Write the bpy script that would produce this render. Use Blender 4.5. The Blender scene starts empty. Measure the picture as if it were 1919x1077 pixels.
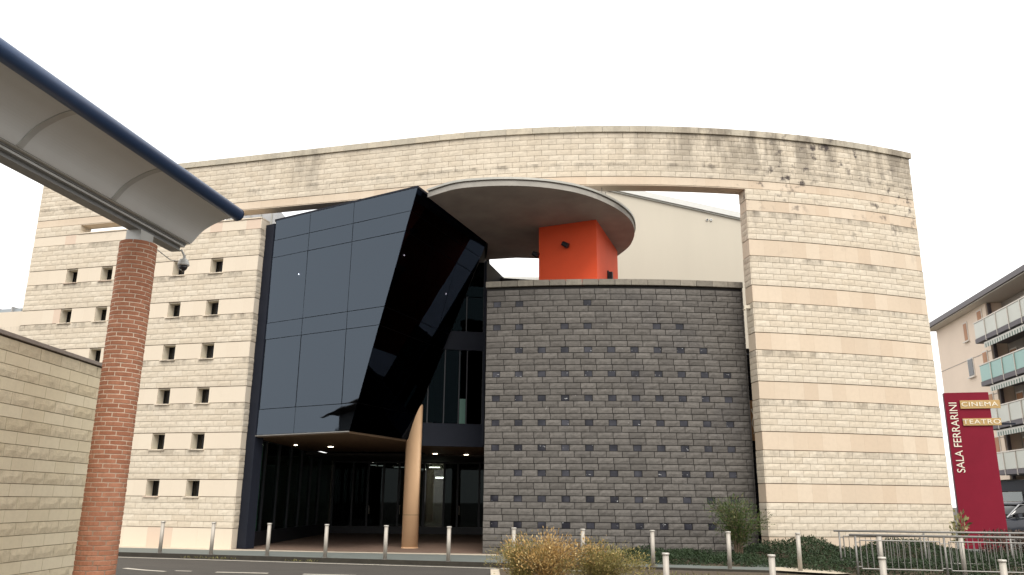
import bpy, bmesh, math, random
import numpy as np
from mathutils import Matrix, Vector

random.seed(7)
rng = np.random.default_rng(7)
sc = bpy.context.scene
C = sc.collection
PI = math.pi

# ------------------------------------------------------------------ camera
F_PX, PITCH, ROLL, EYE = 1508.19, math.radians(14.8335), math.radians(0.5924), 1.6
cam_d = bpy.data.cameras.new("camera")
cam = bpy.data.objects.new("camera", cam_d)
C.objects.link(cam)
fw = Vector((0, math.cos(PITCH), math.sin(PITCH)))
r0 = Vector((1, 0, 0))
u0 = r0.cross(fw)
rt = r0 * math.cos(ROLL) + u0 * math.sin(ROLL)
up = u0 * math.cos(ROLL) - r0 * math.sin(ROLL)
cm = Matrix((rt, up, -fw)).transposed().to_4x4()
cm.translation = Vector((0, 0, EYE))
cam.matrix_world = cm
cam_d.sensor_width = 36.0
cam_d.lens = F_PX / 1919 * 36.0
cam_d.clip_end = 2000
sc.camera = cam

# ------------------------------------------------------------------ sky and sun (bright overcast)
w = bpy.data.worlds.new("World")
sc.world = w
w.use_nodes = True
wt = w.node_tree
wt.nodes.clear()
SUN_EL, SUN_AZ = math.radians(50), math.radians(168)   # azimuth clockwise from +Y: behind the camera, a little right
sky = wt.nodes.new("ShaderNodeTexSky")
sky.sky_type = 'NISHITA'
sky.sun_disc = False
sky.sun_elevation = SUN_EL
sky.sun_rotation = SUN_AZ
sky.dust_density = 4.0
hs = wt.nodes.new("ShaderNodeHueSaturation")
hs.inputs["Saturation"].default_value = 0.25
mx = wt.nodes.new("ShaderNodeMix")
mx.data_type = 'RGBA'
mx.inputs[0].default_value = 0.82                      # cloud cover
mx.inputs[7].default_value = (10.5, 10.4, 10.2, 1)
bg = wt.nodes.new("ShaderNodeBackground")
bg.inputs["Strength"].default_value = 0.1
wo = wt.nodes.new("ShaderNodeOutputWorld")
wt.links.new(sky.outputs[0], hs.inputs["Color"])
wt.links.new(hs.outputs[0], mx.inputs[6])
wt.links.new(mx.outputs[2], bg.inputs["Color"])
wt.links.new(bg.outputs[0], wo.inputs["Surface"])

sd = bpy.data.lights.new("sun", 'SUN')
sd.energy = 1.1
sd.angle = math.radians(25)
sd.color = (1.0, 0.95, 0.87)
so = bpy.data.objects.new("sun", sd)
C.objects.link(so)
to_sun = Vector((math.sin(SUN_AZ) * math.cos(SUN_EL), math.cos(SUN_AZ) * math.cos(SUN_EL), math.sin(SUN_EL)))
so.rotation_euler = to_sun.to_track_quat('Z', 'Y').to_euler()
so.location = (0, -5, 30)

sc.view_settings.view_transform = 'Standard'
sc.view_settings.look = 'None'
sc.view_settings.gamma = 1.0
sc.view_settings.use_curve_mapping = False
sc.view_settings.exposure = 0.90
sc.render.engine = 'CYCLES'
try:
    sc.cycles.use_denoising = True
    sc.cycles.max_bounces = 8
    sc.cycles.transparent_max_bounces = 24
    sc.cycles.sample_clamp_indirect = 4.0
except Exception:
    pass

# ------------------------------------------------------------------ materials
def nodes(name):
    m = bpy.data.materials.new(name)
    m.use_nodes = True
    nt = m.node_tree
    nt.nodes.clear()
    out = nt.nodes.new("ShaderNodeOutputMaterial")
    b = nt.nodes.new("ShaderNodeBsdfPrincipled")
    nt.links.new(b.outputs[0], out.inputs[0])
    return m, nt, b, out

class NT:
    """small helper to write node graphs"""
    def __init__(self, nt): self.nt = nt
    def n(self, t, **kw):
        x = self.nt.nodes.new(t)
        for k, v in kw.items(): setattr(x, k, v)
        return x
    def link(self, a, b): self.nt.links.new(a, b)
    def put(self, sock, v):
        if hasattr(v, "links") or isinstance(v, bpy.types.NodeSocket): self.link(v, sock)
        else: sock.default_value = v
    def math(self, op, a, b=0.0, c=None, clamp=False):
        x = self.n("ShaderNodeMath", operation=op)
        x.use_clamp = clamp
        self.put(x.inputs[0], a); self.put(x.inputs[1], b)
        if c is not None: self.put(x.inputs[2], c)
        return x.outputs[0]
    def mix(self, f, a, b, mode='MIX'):
        x = self.n("ShaderNodeMix", data_type='RGBA', blend_type=mode)
        self.put(x.inputs[0], f)
        for s, v in ((6, a), (7, b)):
            self.put(x.inputs[s], (*v, 1) if isinstance(v, tuple) and len(v) == 3 else v)
        return x.outputs[2]
    def noise(self, scale, vec=None, detail=4, rough=.55, dim='3D'):
        x = self.n("ShaderNodeTexNoise")
        x.inputs["Scale"].default_value = scale
        x.inputs["Detail"].default_value = detail
        x.inputs["Roughness"].default_value = rough
        if vec is not None: self.link(vec, x.inputs["Vector"])
        return x.outputs["Fac"]
    def ramp(self, f, a, b):
        x = self.n("ShaderNodeMapRange", interpolation_type='SMOOTHSTEP')
        self.put(x.inputs[0], f)
        x.inputs[1].default_value = a; x.inputs[2].default_value = b
        return x.outputs[0]
    def pos(self):
        return self.n("ShaderNodeNewGeometry").outputs["Position"]
    def scaled(self, vec, s):
        x = self.n("ShaderNodeVectorMath", operation='MULTIPLY')
        self.link(vec, x.inputs[0]); x.inputs[1].default_value = s
        return x.outputs[0]
    def rnd(self):
        a = self.n("ShaderNodeAttribute"); a.attribute_name = "rnd"
        o = self.n("ShaderNodeObjectInfo")
        return self.math('FRACT', self.math('ADD', a.outputs["Fac"], o.outputs["Random"]))
    def bump(self, bsdf, h, strength=.3, dist=.02):
        x = self.n("ShaderNodeBump")
        x.inputs["Strength"].default_value = strength
        x.inputs["Distance"].default_value = dist
        self.link(h, x.inputs["Height"])
        self.link(x.outputs[0], bsdf.inputs["Normal"])

def plain(name, col, rough=.6, metal=0.0, nscale=6.0, namp=.25, bump=.1, bscale=40.0, spec=.5, streak=False):
    m, nt, b, _ = nodes(name)
    N = NT(nt)
    p = N.pos()
    v = N.scaled(p, (1, 1, .18)) if streak else p
    f = N.noise(nscale, v, 5)
    c = N.mix(f, tuple(x * (1 - namp) for x in col), tuple(min(1, x * (1 + namp)) for x in col))
    N.link(c, b.inputs["Base Color"])
    b.inputs["Roughness"].default_value = rough
    b.inputs["Metallic"].default_value = metal
    b.inputs["Specular IOR Level"].default_value = spec
    if bump: N.bump(b, N.noise(bscale, p, 3), bump, .01)
    return m

def stone(name, c1, c2, rough=.85, grain=.18, bump=.5, bscale=30.0, stain=None, dark=(.06, .05, .045)):
    """piece to piece colour change, grain and weathering that belongs to the place on the wall"""
    m, nt, b, _ = nodes(name)
    N = NT(nt)
    p = N.pos()
    r = N.rnd()
    c = N.mix(r, c1, c2)
    g = N.noise(9, p, 6, .65)
    c = N.mix(N.math('MULTIPLY', N.ramp(g, .35, .75), grain * 2), c, tuple(x * .62 for x in c1))
    big = N.noise(.45, p, 3)
    c = N.mix(N.math('MULTIPLY', N.ramp(big, .4, .7), .25), c, tuple(x * .78 for x in c2))
    if stain: c = stain(N, p, c, r)
    N.link(c, b.inputs["Base Color"])
    b.inputs["Roughness"].default_value = rough
    b.inputs["Specular IOR Level"].default_value = .25
    if bump:
        h = N.math('ADD', N.noise(bscale, p, 5, .7), N.math('MULTIPLY', N.noise(bscale * .3, p, 3), 1.2))
        N.bump(b, h, bump, .02)
    return m

def facade_stain(N, p, c, r):
    sep = N.n("ShaderNodeSeparateXYZ"); N.link(p, sep.inputs[0])
    x, z = sep.outputs[0], sep.outputs[2]
    # soot and lichen that comes down from the coping, mostly on the right half
    streak = N.noise(1.6, N.scaled(p, (1, 1, .25)), 5, .65)
    topm = N.ramp(z, 10.9, 12.6)
    right = N.math('ADD', N.math('MULTIPLY', N.ramp(x, 2.0, 7.0), .75), N.math('MULTIPLY_ADD', N.math('MULTIPLY', N.ramp(x, -9.0, -7.6), N.math('SUBTRACT', 1.0, N.ramp(x, -6.6, -5.0))), .45, .14))
    a = N.math('MULTIPLY', N.math('MULTIPLY', N.ramp(streak, .38, .60), topm), right)
    c = N.mix(N.math('MULTIPLY', a, .9), c, (.19, .16, .125))
    # black lichen spots
    spot = N.noise(3.2, p, 4, .6)
    patch = N.noise(.55, p, 2)
    zone = N.math('MULTIPLY', N.ramp(z, 8.2, 11.6), N.math('ADD', N.ramp(x, 4.5, 8), .12))
    s = N.math('MULTIPLY', N.math('MULTIPLY', N.ramp(spot, .53, .68), N.ramp(patch, .40, .58)), zone)
    c = N.mix(N.math('MULTIPLY', s, .9), c, (.085, .07, .065))
    # the course under every smooth band is dirtier
    fr = N.math('FRACT', N.math('DIVIDE', N.math('SUBTRACT', z, 1.618), 1.4466))
    under = N.math('MULTIPLY', N.ramp(fr, .80, .985), N.ramp(N.noise(2.2, N.scaled(p, (1, 1, .5)), 5, .7), .4, .68))
    under = N.math('MULTIPLY', under, N.ramp(z, 0.5, 4.5))
    c = N.mix(N.math('MULTIPLY', under, .7), c, (.17, .145, .115))
    return c

def band_stain(N, p, c, r):
    sep = N.n("ShaderNodeSeparateXYZ"); N.link(p, sep.inputs[0])
    pale = N.math('MULTIPLY', N.math('SUBTRACT', 1.0, N.ramp(sep.outputs[0], -7.5, 2.0)), N.math('SUBTRACT', 1.0, N.ramp(sep.outputs[2], 10.7, 11.2)))
    c = N.mix(N.math('MULTIPLY', pale, .7), c, (.69, .61, .495))
    pinkish = N.math('MULTIPLY', N.ramp(r, .90, .93), pale)
    c = N.mix(N.math('MULTIPLY', pinkish, .7), c, (.60, .45, .35))
    return facade_stain(N, p, c, r)

def dark_stain(N, p, c, r):
    sep = N.n("ShaderNodeSeparateXYZ"); N.link(p, sep.inputs[0])
    t = N.math('MULTIPLY', N.ramp(N.noise(1.1, p, 4), .45, .7), N.ramp(sep.outputs[0], -1, 7))
    c = N.mix(N.math('MULTIPLY', t, .35), c, (.07, .067, .07))
    sp = N.ramp(N.noise(7, N.scaled(p, (1, 1, .6)), 4, .7), .70, .74)
    return N.mix(N.math('MULTIPLY', sp, .6), c, (.42, .40, .38))

M = {}
M['rough_lime'] = stone("rough limestone", (.60, .515, .40), (.67, .59, .475), grain=.16, bump=.32, bscale=26, stain=facade_stain)
M['smooth_lime'] = stone("smooth limestone", (.585, .465, .345), (.66, .55, .425), grain=.06, bump=.06, stain=band_stain, rough=.7)
M['lime_core'] = plain("limestone joint mortar", (.17, .125, .085), .9, bump=.2)
M['lime_reveal'] = plain("limestone reveal", (.60, .54, .43), .85, bump=.15, nscale=3)
M['coping'] = stone("coping stone", (.47, .43, .35), (.57, .50, .39), grain=.2, bump=.3, stain=facade_stain)
M['dark_stone'] = stone("dark split stone", (.112, .102, .092), (.168, .154, .139), grain=.28, bump=.55, bscale=24, stain=dark_stain)
M['dark_mortar'] = plain("dark stone mortar", (.018, .016, .015), .95)
M['dark_coping'] = stone("weathered coping", (.20, .18, .15), (.30, .27, .22), grain=.25, bump=.3, stain=dark_stain)
M['brick'] = stone("red brick", (.33, .135, .075), (.43, .195, .115), grain=.2, bump=.25, bscale=60)
M['brick_mortar'] = plain("brick mortar", (.58, .46, .345), .95, nscale=20, bump=.3)
M['block_a'] = stone("smooth wall block", (.68, .585, .41), (.74, .65, .475), grain=.08, bump=.12)
M['block_b'] = stone("pitted wall block", (.62, .525, .36), (.685, .59, .425), grain=.22, bump=.4, bscale=40)
M['block_mortar'] = plain("wall mortar", (.30, .24, .16), .95)
M['wall_coping'] = plain("wall coping", (.25, .21, .18), .8)
M['orange'] = plain("orange render", (.80, .085, .02), .7, nscale=2, namp=.08, bump=.08)
M['concrete'] = plain("board marked concrete", (.34, .305, .28), .85, nscale=1.3, namp=.35, bump=.25)
M['concrete_rim'] = plain("pale concrete rim", (.33, .31, .275), .8, nscale=3, namp=.3)
M['flashing'] = plain("zinc flashing", (.38, .37, .33), .45, metal=.3, namp=.15)
M['tan_paint'] = plain("tan painted concrete", (.68, .44, .255), .65, nscale=1.5, namp=.1, bump=.08)
M['black_metal'] = plain("black metal", (.010, .011, .015), .5, namp=.1, bump=0)
M['slate_metal'] = plain("dark slate metal", (.013, .0155, .024), .55, namp=.1, bump=0, spec=.15)
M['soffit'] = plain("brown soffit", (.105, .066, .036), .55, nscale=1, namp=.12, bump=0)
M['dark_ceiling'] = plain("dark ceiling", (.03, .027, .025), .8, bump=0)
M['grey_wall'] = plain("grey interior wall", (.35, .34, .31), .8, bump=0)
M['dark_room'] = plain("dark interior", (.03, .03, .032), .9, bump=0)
M['hall'] = plain("cream render", (.52, .475, .39), .85, nscale=.8, namp=.07, bump=.05, streak=True)
M['hall_trim'] = plain("pale roof trim", (.60, .60, .57), .5, namp=.08, bump=0)
M['grey_sheet'] = plain("grey roof sheet", (.42, .42, .42), .5, metal=.2, namp=.12, bump=0)
M['canopy_under'] = plain("grey canopy soffit", (.60, .60, .585), .55, nscale=2, namp=.06, bump=.03)
M['canopy_beam'] = plain("galvanised beam", (.45, .45, .43), .5, metal=.35, nscale=4, namp=.2, bump=.05)
M['canopy_dark'] = plain("dark beam web", (.20, .20, .195), .6, bump=.05)
M['blue_tube'] = plain("blue enamelled tube", (.024, .055, .13), .4, metal=.2, namp=.08, bump=0)
M['steel'] = plain("brushed steel", (.42, .385, .335), .6, metal=.35, nscale=8, namp=.12, bump=.03, bscale=120, streak=True)
M['steel_cap'] = plain("steel cap", (.52, .49, .44), .5, metal=.4, namp=.05, bump=0)
M['galv'] = plain("galvanised rail", (.22, .21, .195), .5, metal=.5, namp=.15, bump=.03)
M['sign_red'] = plain("dark red sign panel", (.20, .010, .026), .6, nscale=2, namp=.12, bump=.02, spec=.15)
M['sign_edge'] = plain("dark red sign edge", (.10, .012, .03), .5, bump=0)
M['gold'] = plain("gold plate", (.46, .30, .12), .5, metal=.2, namp=.08, bump=0)
M['letter'] = plain("pale letter", (.80, .74, .60), .5, namp=.03, bump=0)
M['asphalt'] = plain("asphalt", (.058, .051, .043), .9, nscale=1.1, namp=.3, bump=.5, bscale=90)
M['pavement'] = plain("grey green pavement", (.135, .15, .138), .85, nscale=3, namp=.18, bump=.3, bscale=70)
M['kerb'] = plain("pale kerb stone", (.52, .45, .35), .85, nscale=4, namp=.22, bump=.25)
M['gutter'] = plain("dark gutter", (.035, .03, .022), .95, nscale=5, namp=.5)  # near-black brown strip along the pavement edge
M['mark'] = plain("worn white road paint", (.50, .46, .39), .8, nscale=9, namp=.3)
M['soil'] = plain("garden soil", (.075, .055, .035), .95, nscale=4, namp=.4, bump=.6)
M['lamp'] = None
M['white_plastic'] = plain("grey white plastic", (.50, .50, .47), .35, namp=.05, bump=0)
M['smoke'] = plain("smoked dome", (.02, .02, .022), .1, bump=0)
M['apt_wall'] = plain("peach render", (.76, .62, .50), .85, nscale=.5, namp=.08, bump=.05)
M['apt_grey'] = plain("grey render", (.36, .31, .27), .85, nscale=.7, namp=.1)
M['apt_eave'] = plain("eave soffit", (.64, .58, .51), .8, namp=.08, bump=0)
M['apt_fascia'] = plain("eave gutter", (.09, .075, .08), .5, bump=0)
M['apt_slab'] = plain("balcony slab", (.14, .125, .135), .8)
M['shutter'] = plain("orange brown shutter", (.40, .19, .09), .6, nscale=3)
M['white_frame'] = plain("white frame", (.66, .60, .53), .6, namp=.05, bump=0)
M['panel_white'] = plain("pale balcony panel", (.50, .50, .44), .35, nscale=1, namp=.1, bump=0)
M['panel_teal'] = plain("teal balcony panel", (.20, .37, .33), .3, nscale=1, namp=.1, bump=0)
M['awn_green'] = plain("green awning stripe", (.16, .21, .18), .8, bump=0)
M['awn_white'] = plain("white awning stripe", (.62, .60, .55), .8, bump=0)
M['car_paint'] = plain("dark car paint", (.02, .022, .03), .22, namp=.05, bump=0)
M['tyre'] = plain("tyre rubber", (.018, .018, .018), .85)
M['chrome'] = plain("bright trim", (.30, .30, .30), .3, metal=.8, namp=.02, bump=0)
M['tan_board'] = plain("tan notice board", (.36, .20, .09), .6, nscale=3)
M['green_panel'] = plain("green glass panel", (.30, .62, .48), .25, namp=.1, bump=0)
M['panel_green'] = plain("dull green panel", (.045, .11, .085), .3, namp=.1, bump=0)
M['house'] = plain("grey house render", (.20, .19, .18), .9)
M['roof_tile'] = plain("brown roof", (.10, .07, .055), .9)
M['zinc_roof'] = plain("standing seam zinc", (.33, .36, .38), .45, metal=.5, namp=.1, bump=0)
M['bark'] = plain("shrub bark", (.14, .10, .065), .9)

def paving():
    m, nt, b, _ = nodes("brown paving")
    N = NT(nt)
    p = N.pos()
    br = N.n("ShaderNodeTexBrick")
    N.link(p, br.inputs["Vector"])
    br.inputs["Scale"].default_value = 4.0
    br.inputs["Color1"].default_value = (.19, .115, .082, 1)
    br.inputs["Color2"].default_value = (.25, .165, .12, 1)
    br.inputs["Mortar"].default_value = (.09, .065, .05, 1)
    c = N.mix(N.math('MULTIPLY', N.noise(2, p), .4), br.outputs["Color"], (.12, .085, .065))
    N.link(c, b.inputs["Base Color"])
    b.inputs["Roughness"].default_value = .75
    N.bump(b, br.outputs["Fac"], -.3, .01)
    return m
M['paving'] = paving()

def emit(name, col, s):
    m, nt, b, out = nodes(name)
    b.inputs["Base Color"].default_value = (.8, .8, .8, 1)
    b.inputs["Emission Color"].default_value = (*col, 1)
    b.inputs["Emission Strength"].default_value = s
    return m
M['lamp'] = emit("lit warm lamp", (1, .82, .58), 9)
M['tube'] = emit("lit white tube", (1, .95, .85), 24.0)
M['pin'] = emit("lit pin lamp", (1, .93, .8), 90.0)

def glass(name, tint, refl=(1, 1, 1), rough=.015, f0=.045, wave=0.0):
    """tinted pane: see-through by tint, mirror by angle"""
    m = bpy.data.materials.new(name)
    m.use_nodes = True
    nt = m.node_tree
    nt.nodes.clear()
    N = NT(nt)
    out = N.n("ShaderNodeOutputMaterial")
    tr = N.n("ShaderNodeBsdfTransparent"); tr.inputs[0].default_value = (*tint, 1)
    gl = N.n("ShaderNodeBsdfGlossy"); gl.inputs[0].default_value = (*refl, 1); gl.inputs["Roughness"].default_value = rough
    lw = N.n("ShaderNodeLayerWeight"); lw.inputs[0].default_value = .5
    f = N.math('ADD', N.math('MULTIPLY', N.math('POWER', lw.outputs["Facing"], 5.0), 1 - f0), f0)
    mxs = N.n("ShaderNodeMixShader")
    N.link(f, mxs.inputs[0]); N.link(tr.outputs[0], mxs.inputs[1]); N.link(gl.outputs[0], mxs.inputs[2])
    if wave:
        bp = N.n("ShaderNodeBump"); bp.inputs["Strength"].default_value = wave; bp.inputs["Distance"].default_value = .05
        N.link(N.noise(.6, N.pos(), 2), bp.inputs["Height"]); N.link(bp.outputs[0], gl.inputs["Normal"])
    N.link(mxs.outputs[0], out.inputs[0])
    return m
M['black_glass'] = glass("black glass", (.12, .13, .15), (.68, .82, 1.0), f0=.082, wave=.14)
M['dark_glass'] = glass("dark leaning glass", (.06, .06, .07), (.15, .22, .40), f0=.055, wave=.08)
M['recess_glass'] = glass("recessed dark glass", (.10, .14, .14), (.035, .055, .065), f0=.05, wave=.05)
M['lobby_glass'] = glass("lobby glass", (.62, .72, .66), (.22, .27, .27))
M['tint_glass'] = glass("tinted door glass", (.055, .062, .062), (.15, .18, .18))
M['clear_glass'] = glass("clear door glass", (.34, .37, .35), (.5, .5, .5))
M['win_glass'] = glass("small window glass", (.10, .10, .11), f0=.05)
def niche_mat():
    m, nt, b, _ = nodes("niche glass")
    N = NT(nt)
    p = N.pos()
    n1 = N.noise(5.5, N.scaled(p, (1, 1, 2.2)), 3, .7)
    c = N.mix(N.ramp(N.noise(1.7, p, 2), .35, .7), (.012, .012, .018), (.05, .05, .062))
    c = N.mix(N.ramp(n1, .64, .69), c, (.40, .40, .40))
    N.link(c, b.inputs["Base Color"])
    b.inputs["Roughness"].default_value = .25
    b.inputs["Specular IOR Level"].default_value = .28
    return m
M['niche_glass'] = niche_mat()
M['shop_glass'] = glass("shop glass", (.30, .42, .40), f0=.08)
M['car_glass'] = glass("car glass", (.05, .05, .055), f0=.08)

def leafmat(name, c1, c2, c3=None):
    m, nt, b, _ = nodes(name)
    N = NT(nt)
    a = N.n("ShaderNodeAttribute"); a.attribute_name = "rnd"
    c = N.mix(a.outputs["Fac"], c1, c2)
    if c3: c = N.mix(N.ramp(a.outputs["Fac"], .82, .95), c, c3)
    N.link(c, b.inputs["Base Color"])
    b.inputs["Roughness"].default_value = .6
    b.inputs["Specular IOR Level"].default_value = .3
    return m
M['juniper'] = leafmat("juniper green", (.012, .026, .010), (.042, .068, .026))
M['leaf'] = leafmat("fresh leaf", (.025, .045, .012), (.085, .12, .03), (.13, .11, .045))
M['gold_leaf'] = leafmat("dry golden leaf", (.27, .155, .05), (.50, .325, .115), (.62, .47, .22))
M['olive_leaf'] = leafmat("olive twig leaf", (.13, .115, .035), (.30, .25, .08), (.40, .27, .11))
M['pale_leaf'] = leafmat("pale yellow green leaf", (.07, .075, .025), (.34, .31, .14), (.10, .06, .03))
M['weed'] = leafmat("kerb weed", (.09, .09, .03), (.24, .21, .08))
M['brown_hedge'] = leafmat("brown hedge", (.045, .03, .022), (.11, .07, .05))

# ------------------------------------------------------------------ object helpers
def link(o, parent=None):
    C.objects.link(o)
    if parent: o.parent = parent
    return o

def thing(name, label, cat, group=None, loc=(0, 0, 0), rz=0.0):
    o = bpy.data.objects.new(name, None)
    o.empty_display_size = .2
    link(o)
    o.location = loc
    o.rotation_euler = (0, 0, rz)
    o['label'] = label; o['category'] = cat
    if group: o['group'] = group
    return o

def mesh_obj(name, me, m, parent=None, mat=None):
    o = bpy.data.objects.new(name, me)
    if m and not me.materials: me.materials.append(m)
    link(o, parent)
    if parent is not None and mat is None:
        # geometry is given in world space: cancel the parent's placement
        o.matrix_local = parent_inv(parent)
    if mat is not None: o.matrix_local = mat
    return o

def parent_inv(p):
    m = Matrix.Identity(4)
    chain = []
    while p is not None:
        chain.append(Matrix.Translation(p.location) @ p.rotation_euler.to_matrix().to_4x4() if p.get('_m') is None else p.matrix_local.copy())
        p = p.parent
    for x in reversed(chain): m = m @ x
    return m.inverted()

class MB:
    """collects shapes into one mesh, in world or local coordinates"""
    def __init__(self): self.v = []; self.f = []
    def add(self, vs, fs):
        k = len(self.v)
        self.v += [tuple(x) for x in vs]
        self.f += [tuple(i + k for i in f) for f in fs]
        return self
    def box(self, a, b, mat=None):
        (x0, y0, z0), (x1, y1, z1) = a, b
        vs = [(x0, y0, z0), (x1, y0, z0), (x1, y1, z0), (x0, y1, z0), (x0, y0, z1), (x1, y0, z1), (x1, y1, z1), (x0, y1, z1)]
        if mat: vs = [mat @ Vector(v) for v in vs]
        return self.add(vs, [(3, 2, 1, 0), (4, 5, 6, 7), (0, 1, 5, 4), (1, 2, 6, 5), (2, 3, 7, 6), (3, 0, 4, 7)])
    def hexa(self, bot, top):
        n = len(bot)
        fs = [tuple(reversed(range(n))), tuple(range(n, 2 * n))] + [(i, (i + 1) % n, n + (i + 1) % n, n + i) for i in range(n)]
        return self.add(list(bot) + list(top), fs)
    def prism(self, poly, z0, z1):
        return self.hexa([(x, y, z0) for x, y in poly], [(x, y, z1) for x, y in poly])
    def tube(self, a, b, r, n=10, r2=None):
        a, b = Vector(a), Vector(b)
        d = (b - a).normalized()
        q = d.to_track_quat('Z', 'Y')
        r2 = r if r2 is None else r2
        A = [a + q @ Vector((r * math.cos(t), r * math.sin(t), 0)) for t in [2 * PI * i / n for i in range(n)]]
        B = [b + q @ Vector((r2 * math.cos(t), r2 * math.sin(t), 0)) for t in [2 * PI * i / n for i in range(n)]]
        return self.hexa(A, B)
    def lathe(self, prof, c=(0, 0, 0), n=16, mat=None):
        k = []
        for r, z in prof:
            for i in range(n):
                p = Vector((c[0] + r * math.cos(2 * PI * i / n), c[1] + r * math.sin(2 * PI * i / n), c[2] + z))
                k.append(mat @ p if mat else p)
        fs = []
        for j in range(len(prof) - 1):
            for i in range(n):
                a, b = j * n + i, j * n + (i + 1) % n
                fs.append((a, b, b + n, a + n))
        fs.append(tuple(reversed(range(n)))); fs.append(tuple(range((len(prof) - 1) * n, len(prof) * n)))
        return self.add(k, fs)
    def mesh(self, name, smooth=False, fix=True):
        me = bpy.data.meshes.new(name)
        me.from_pydata(self.v, [], self.f)
        if fix:
            bm = bmesh.new(); bm.from_mesh(me)
            bmesh.ops.recalc_face_normals(bm, faces=bm.faces)
            bm.to_mesh(me); bm.free()
        if smooth:
            for p in me.polygons: p.use_smooth = len(p.vertices) < 5
        me.update()
        return me
    def build(self, name, m, parent=None, smooth=False, bevel=0.0):
        me = self.mesh(name, smooth)
        o = mesh_obj(name, me, m, parent)
        if bevel:
            b = o.modifiers.new("bevel", 'BEVEL'); b.width = bevel; b.segments = 2; b.limit_method = 'ANGLE'
        return o

def struct(o):
    o['kind'] = 'structure'
    return o

def px(p):
    """picture position of a world point (1919 px wide) and its depth"""
    q = Vector(p) - cam.location if False else Vector((p[0], p[1], p[2] - EYE))
    d = q.dot(fw)
    if d < .1: return None
    return 959.5 + F_PX * q.dot(rt) / d, 538.5 - F_PX * q.dot(up) / d, d

# ---- split stones, bricks, slabs: one mesh per kind, many objects
def face_mesh(name, wd, h, d, rough=0.0, nx=1, nz=1, edge=0.0, seed=0):
    """block with its back at y=0 and its worked face towards -y"""
    r = random.Random(seed)
    vs = []; fs = []
    for j in range(nz + 1):
        for i in range(nx + 1):
            bx = i in (0, nx); bz = j in (0, nz)
            x = -wd / 2 + wd * i / nx; z = -h / 2 + h * j / nz
            if not bx: x += r.uniform(-.12, .12) * wd / nx
            if not bz: z += r.uniform(-.15, .15) * h / nz
            y = -d + (edge if (bx or bz) else -r.uniform(-.3, 1) * rough)
            if bx or bz: y += r.uniform(0, edge * .6)
            vs.append((x, y, z))
    for j in range(nz):
        for i in range(nx):
            a = j * (nx + 1) + i
            fs.append((a, a + 1, a + nx + 2, a + nx + 1))
    ring = [i for i in range(nx + 1)] + [j * (nx + 1) + nx for j in range(1, nz + 1)] + \
           [nz * (nx + 1) + i for i in range(nx - 1, -1, -1)] + [j * (nx + 1) for j in range(nz - 1, 0, -1)]
    k = len(vs)
    for i in ring: vs.append((vs[i][0], 0, vs[i][2]))
    n = len(ring)
    for i in range(n): fs.append((ring[(i + 1) % n], ring[i], k + i, k + (i + 1) % n))
    me = bpy.data.meshes.new(name)
    me.from_pydata(vs, [], fs)
    me.update()
    return me

class Pieces:
    """the 300 that show largest become objects, the rest one joined part"""
    def __init__(self, name, parent, m, limit=300):
        self.name, self.parent, self.m, self.limit, self.it = name, parent, m, limit, []
    def put(self, me, loc, rz, sx=1.0, sz=1.0, size=(.4, .18)):
        q = px(loc)
        s = 0.0
        if q and -20 < q[0] < 1940 and -20 < q[1] < 1097:
            view = Vector((loc[0], loc[1], loc[2] - EYE)).normalized()
            nrm = Vector((math.sin(rz), -math.cos(rz), 0))
            c = max(0.0, -nrm.dot(view))
            s = size[0] * size[1] * c / q[2] ** 2
        self.it.append((s, me, loc, rz, sx, sz))
    def build(self):
        self.it.sort(key=lambda t: -t[0])
        pi = parent_inv(self.parent)
        rest = []
        for k, (s, me, loc, rz, sx, sz) in enumerate(self.it):
            m = Matrix.Translation(loc) @ Matrix.Rotation(rz, 4, 'Z') @ Matrix.Diagonal((sx, 1, sz, 1))
            if k < self.limit and s > 0:
                if not me.materials: me.materials.append(self.m)
                o = bpy.data.objects.new(self.name, me)
                link(o, self.parent)
                o.matrix_local = pi @ m
            else: rest.append((me, m))
        if rest:
            V = []; Fc = []; R = []; k = 0
            for me, m in rest:
                n = len(me.vertices)
                a = np.empty(n * 3); me.vertices.foreach_get("co", a)
                a = np.c_[a.reshape(-1, 3), np.ones(n)] @ np.array(m).T
                V.append(a[:, :3])
                Fc += [tuple(i + k for i in p.vertices) for p in me.polygons]
                R.append(np.full(n, rng.random()))
                k += n
            me = bpy.data.meshes.new(self.name)
            me.from_pydata(np.concatenate(V).tolist(), [], Fc)
            at = me.attributes.new("rnd", 'FLOAT', 'POINT')
            at.data.foreach_set("value", np.concatenate(R))
            me.materials.append(self.m)
            o = bpy.data.objects.new(self.name, me)
            link(o, self.parent)
            o.matrix_local = pi
            o['kind'] = 'stuff'

# ------------------------------------------------------------------ the ground
def sheet(name, poly, z, m, thick=0.0):
    b = MB()
    if thick: b.prism(poly, z - thick, z)
    else: b.add([(x, y, z) for x, y in poly], [tuple(range(len(poly)))])
    return struct(b.build(name, m))

def yo(x): return 21.32 - .238 * (x + 1.5)       # outer edge of the pavement

sheet('road', [(-400, -400), (400, -400), (400, 600), (-400, 600)], 0, M['asphalt'])
pave = [(-40, yo(-40)), (7.2, yo(7.2)), (30, yo(7.2) - 4.5), (34, 46), (33, 60), (-40, 60)]
sheet('pavement', pave, .1, M['pavement'], .2)
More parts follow.
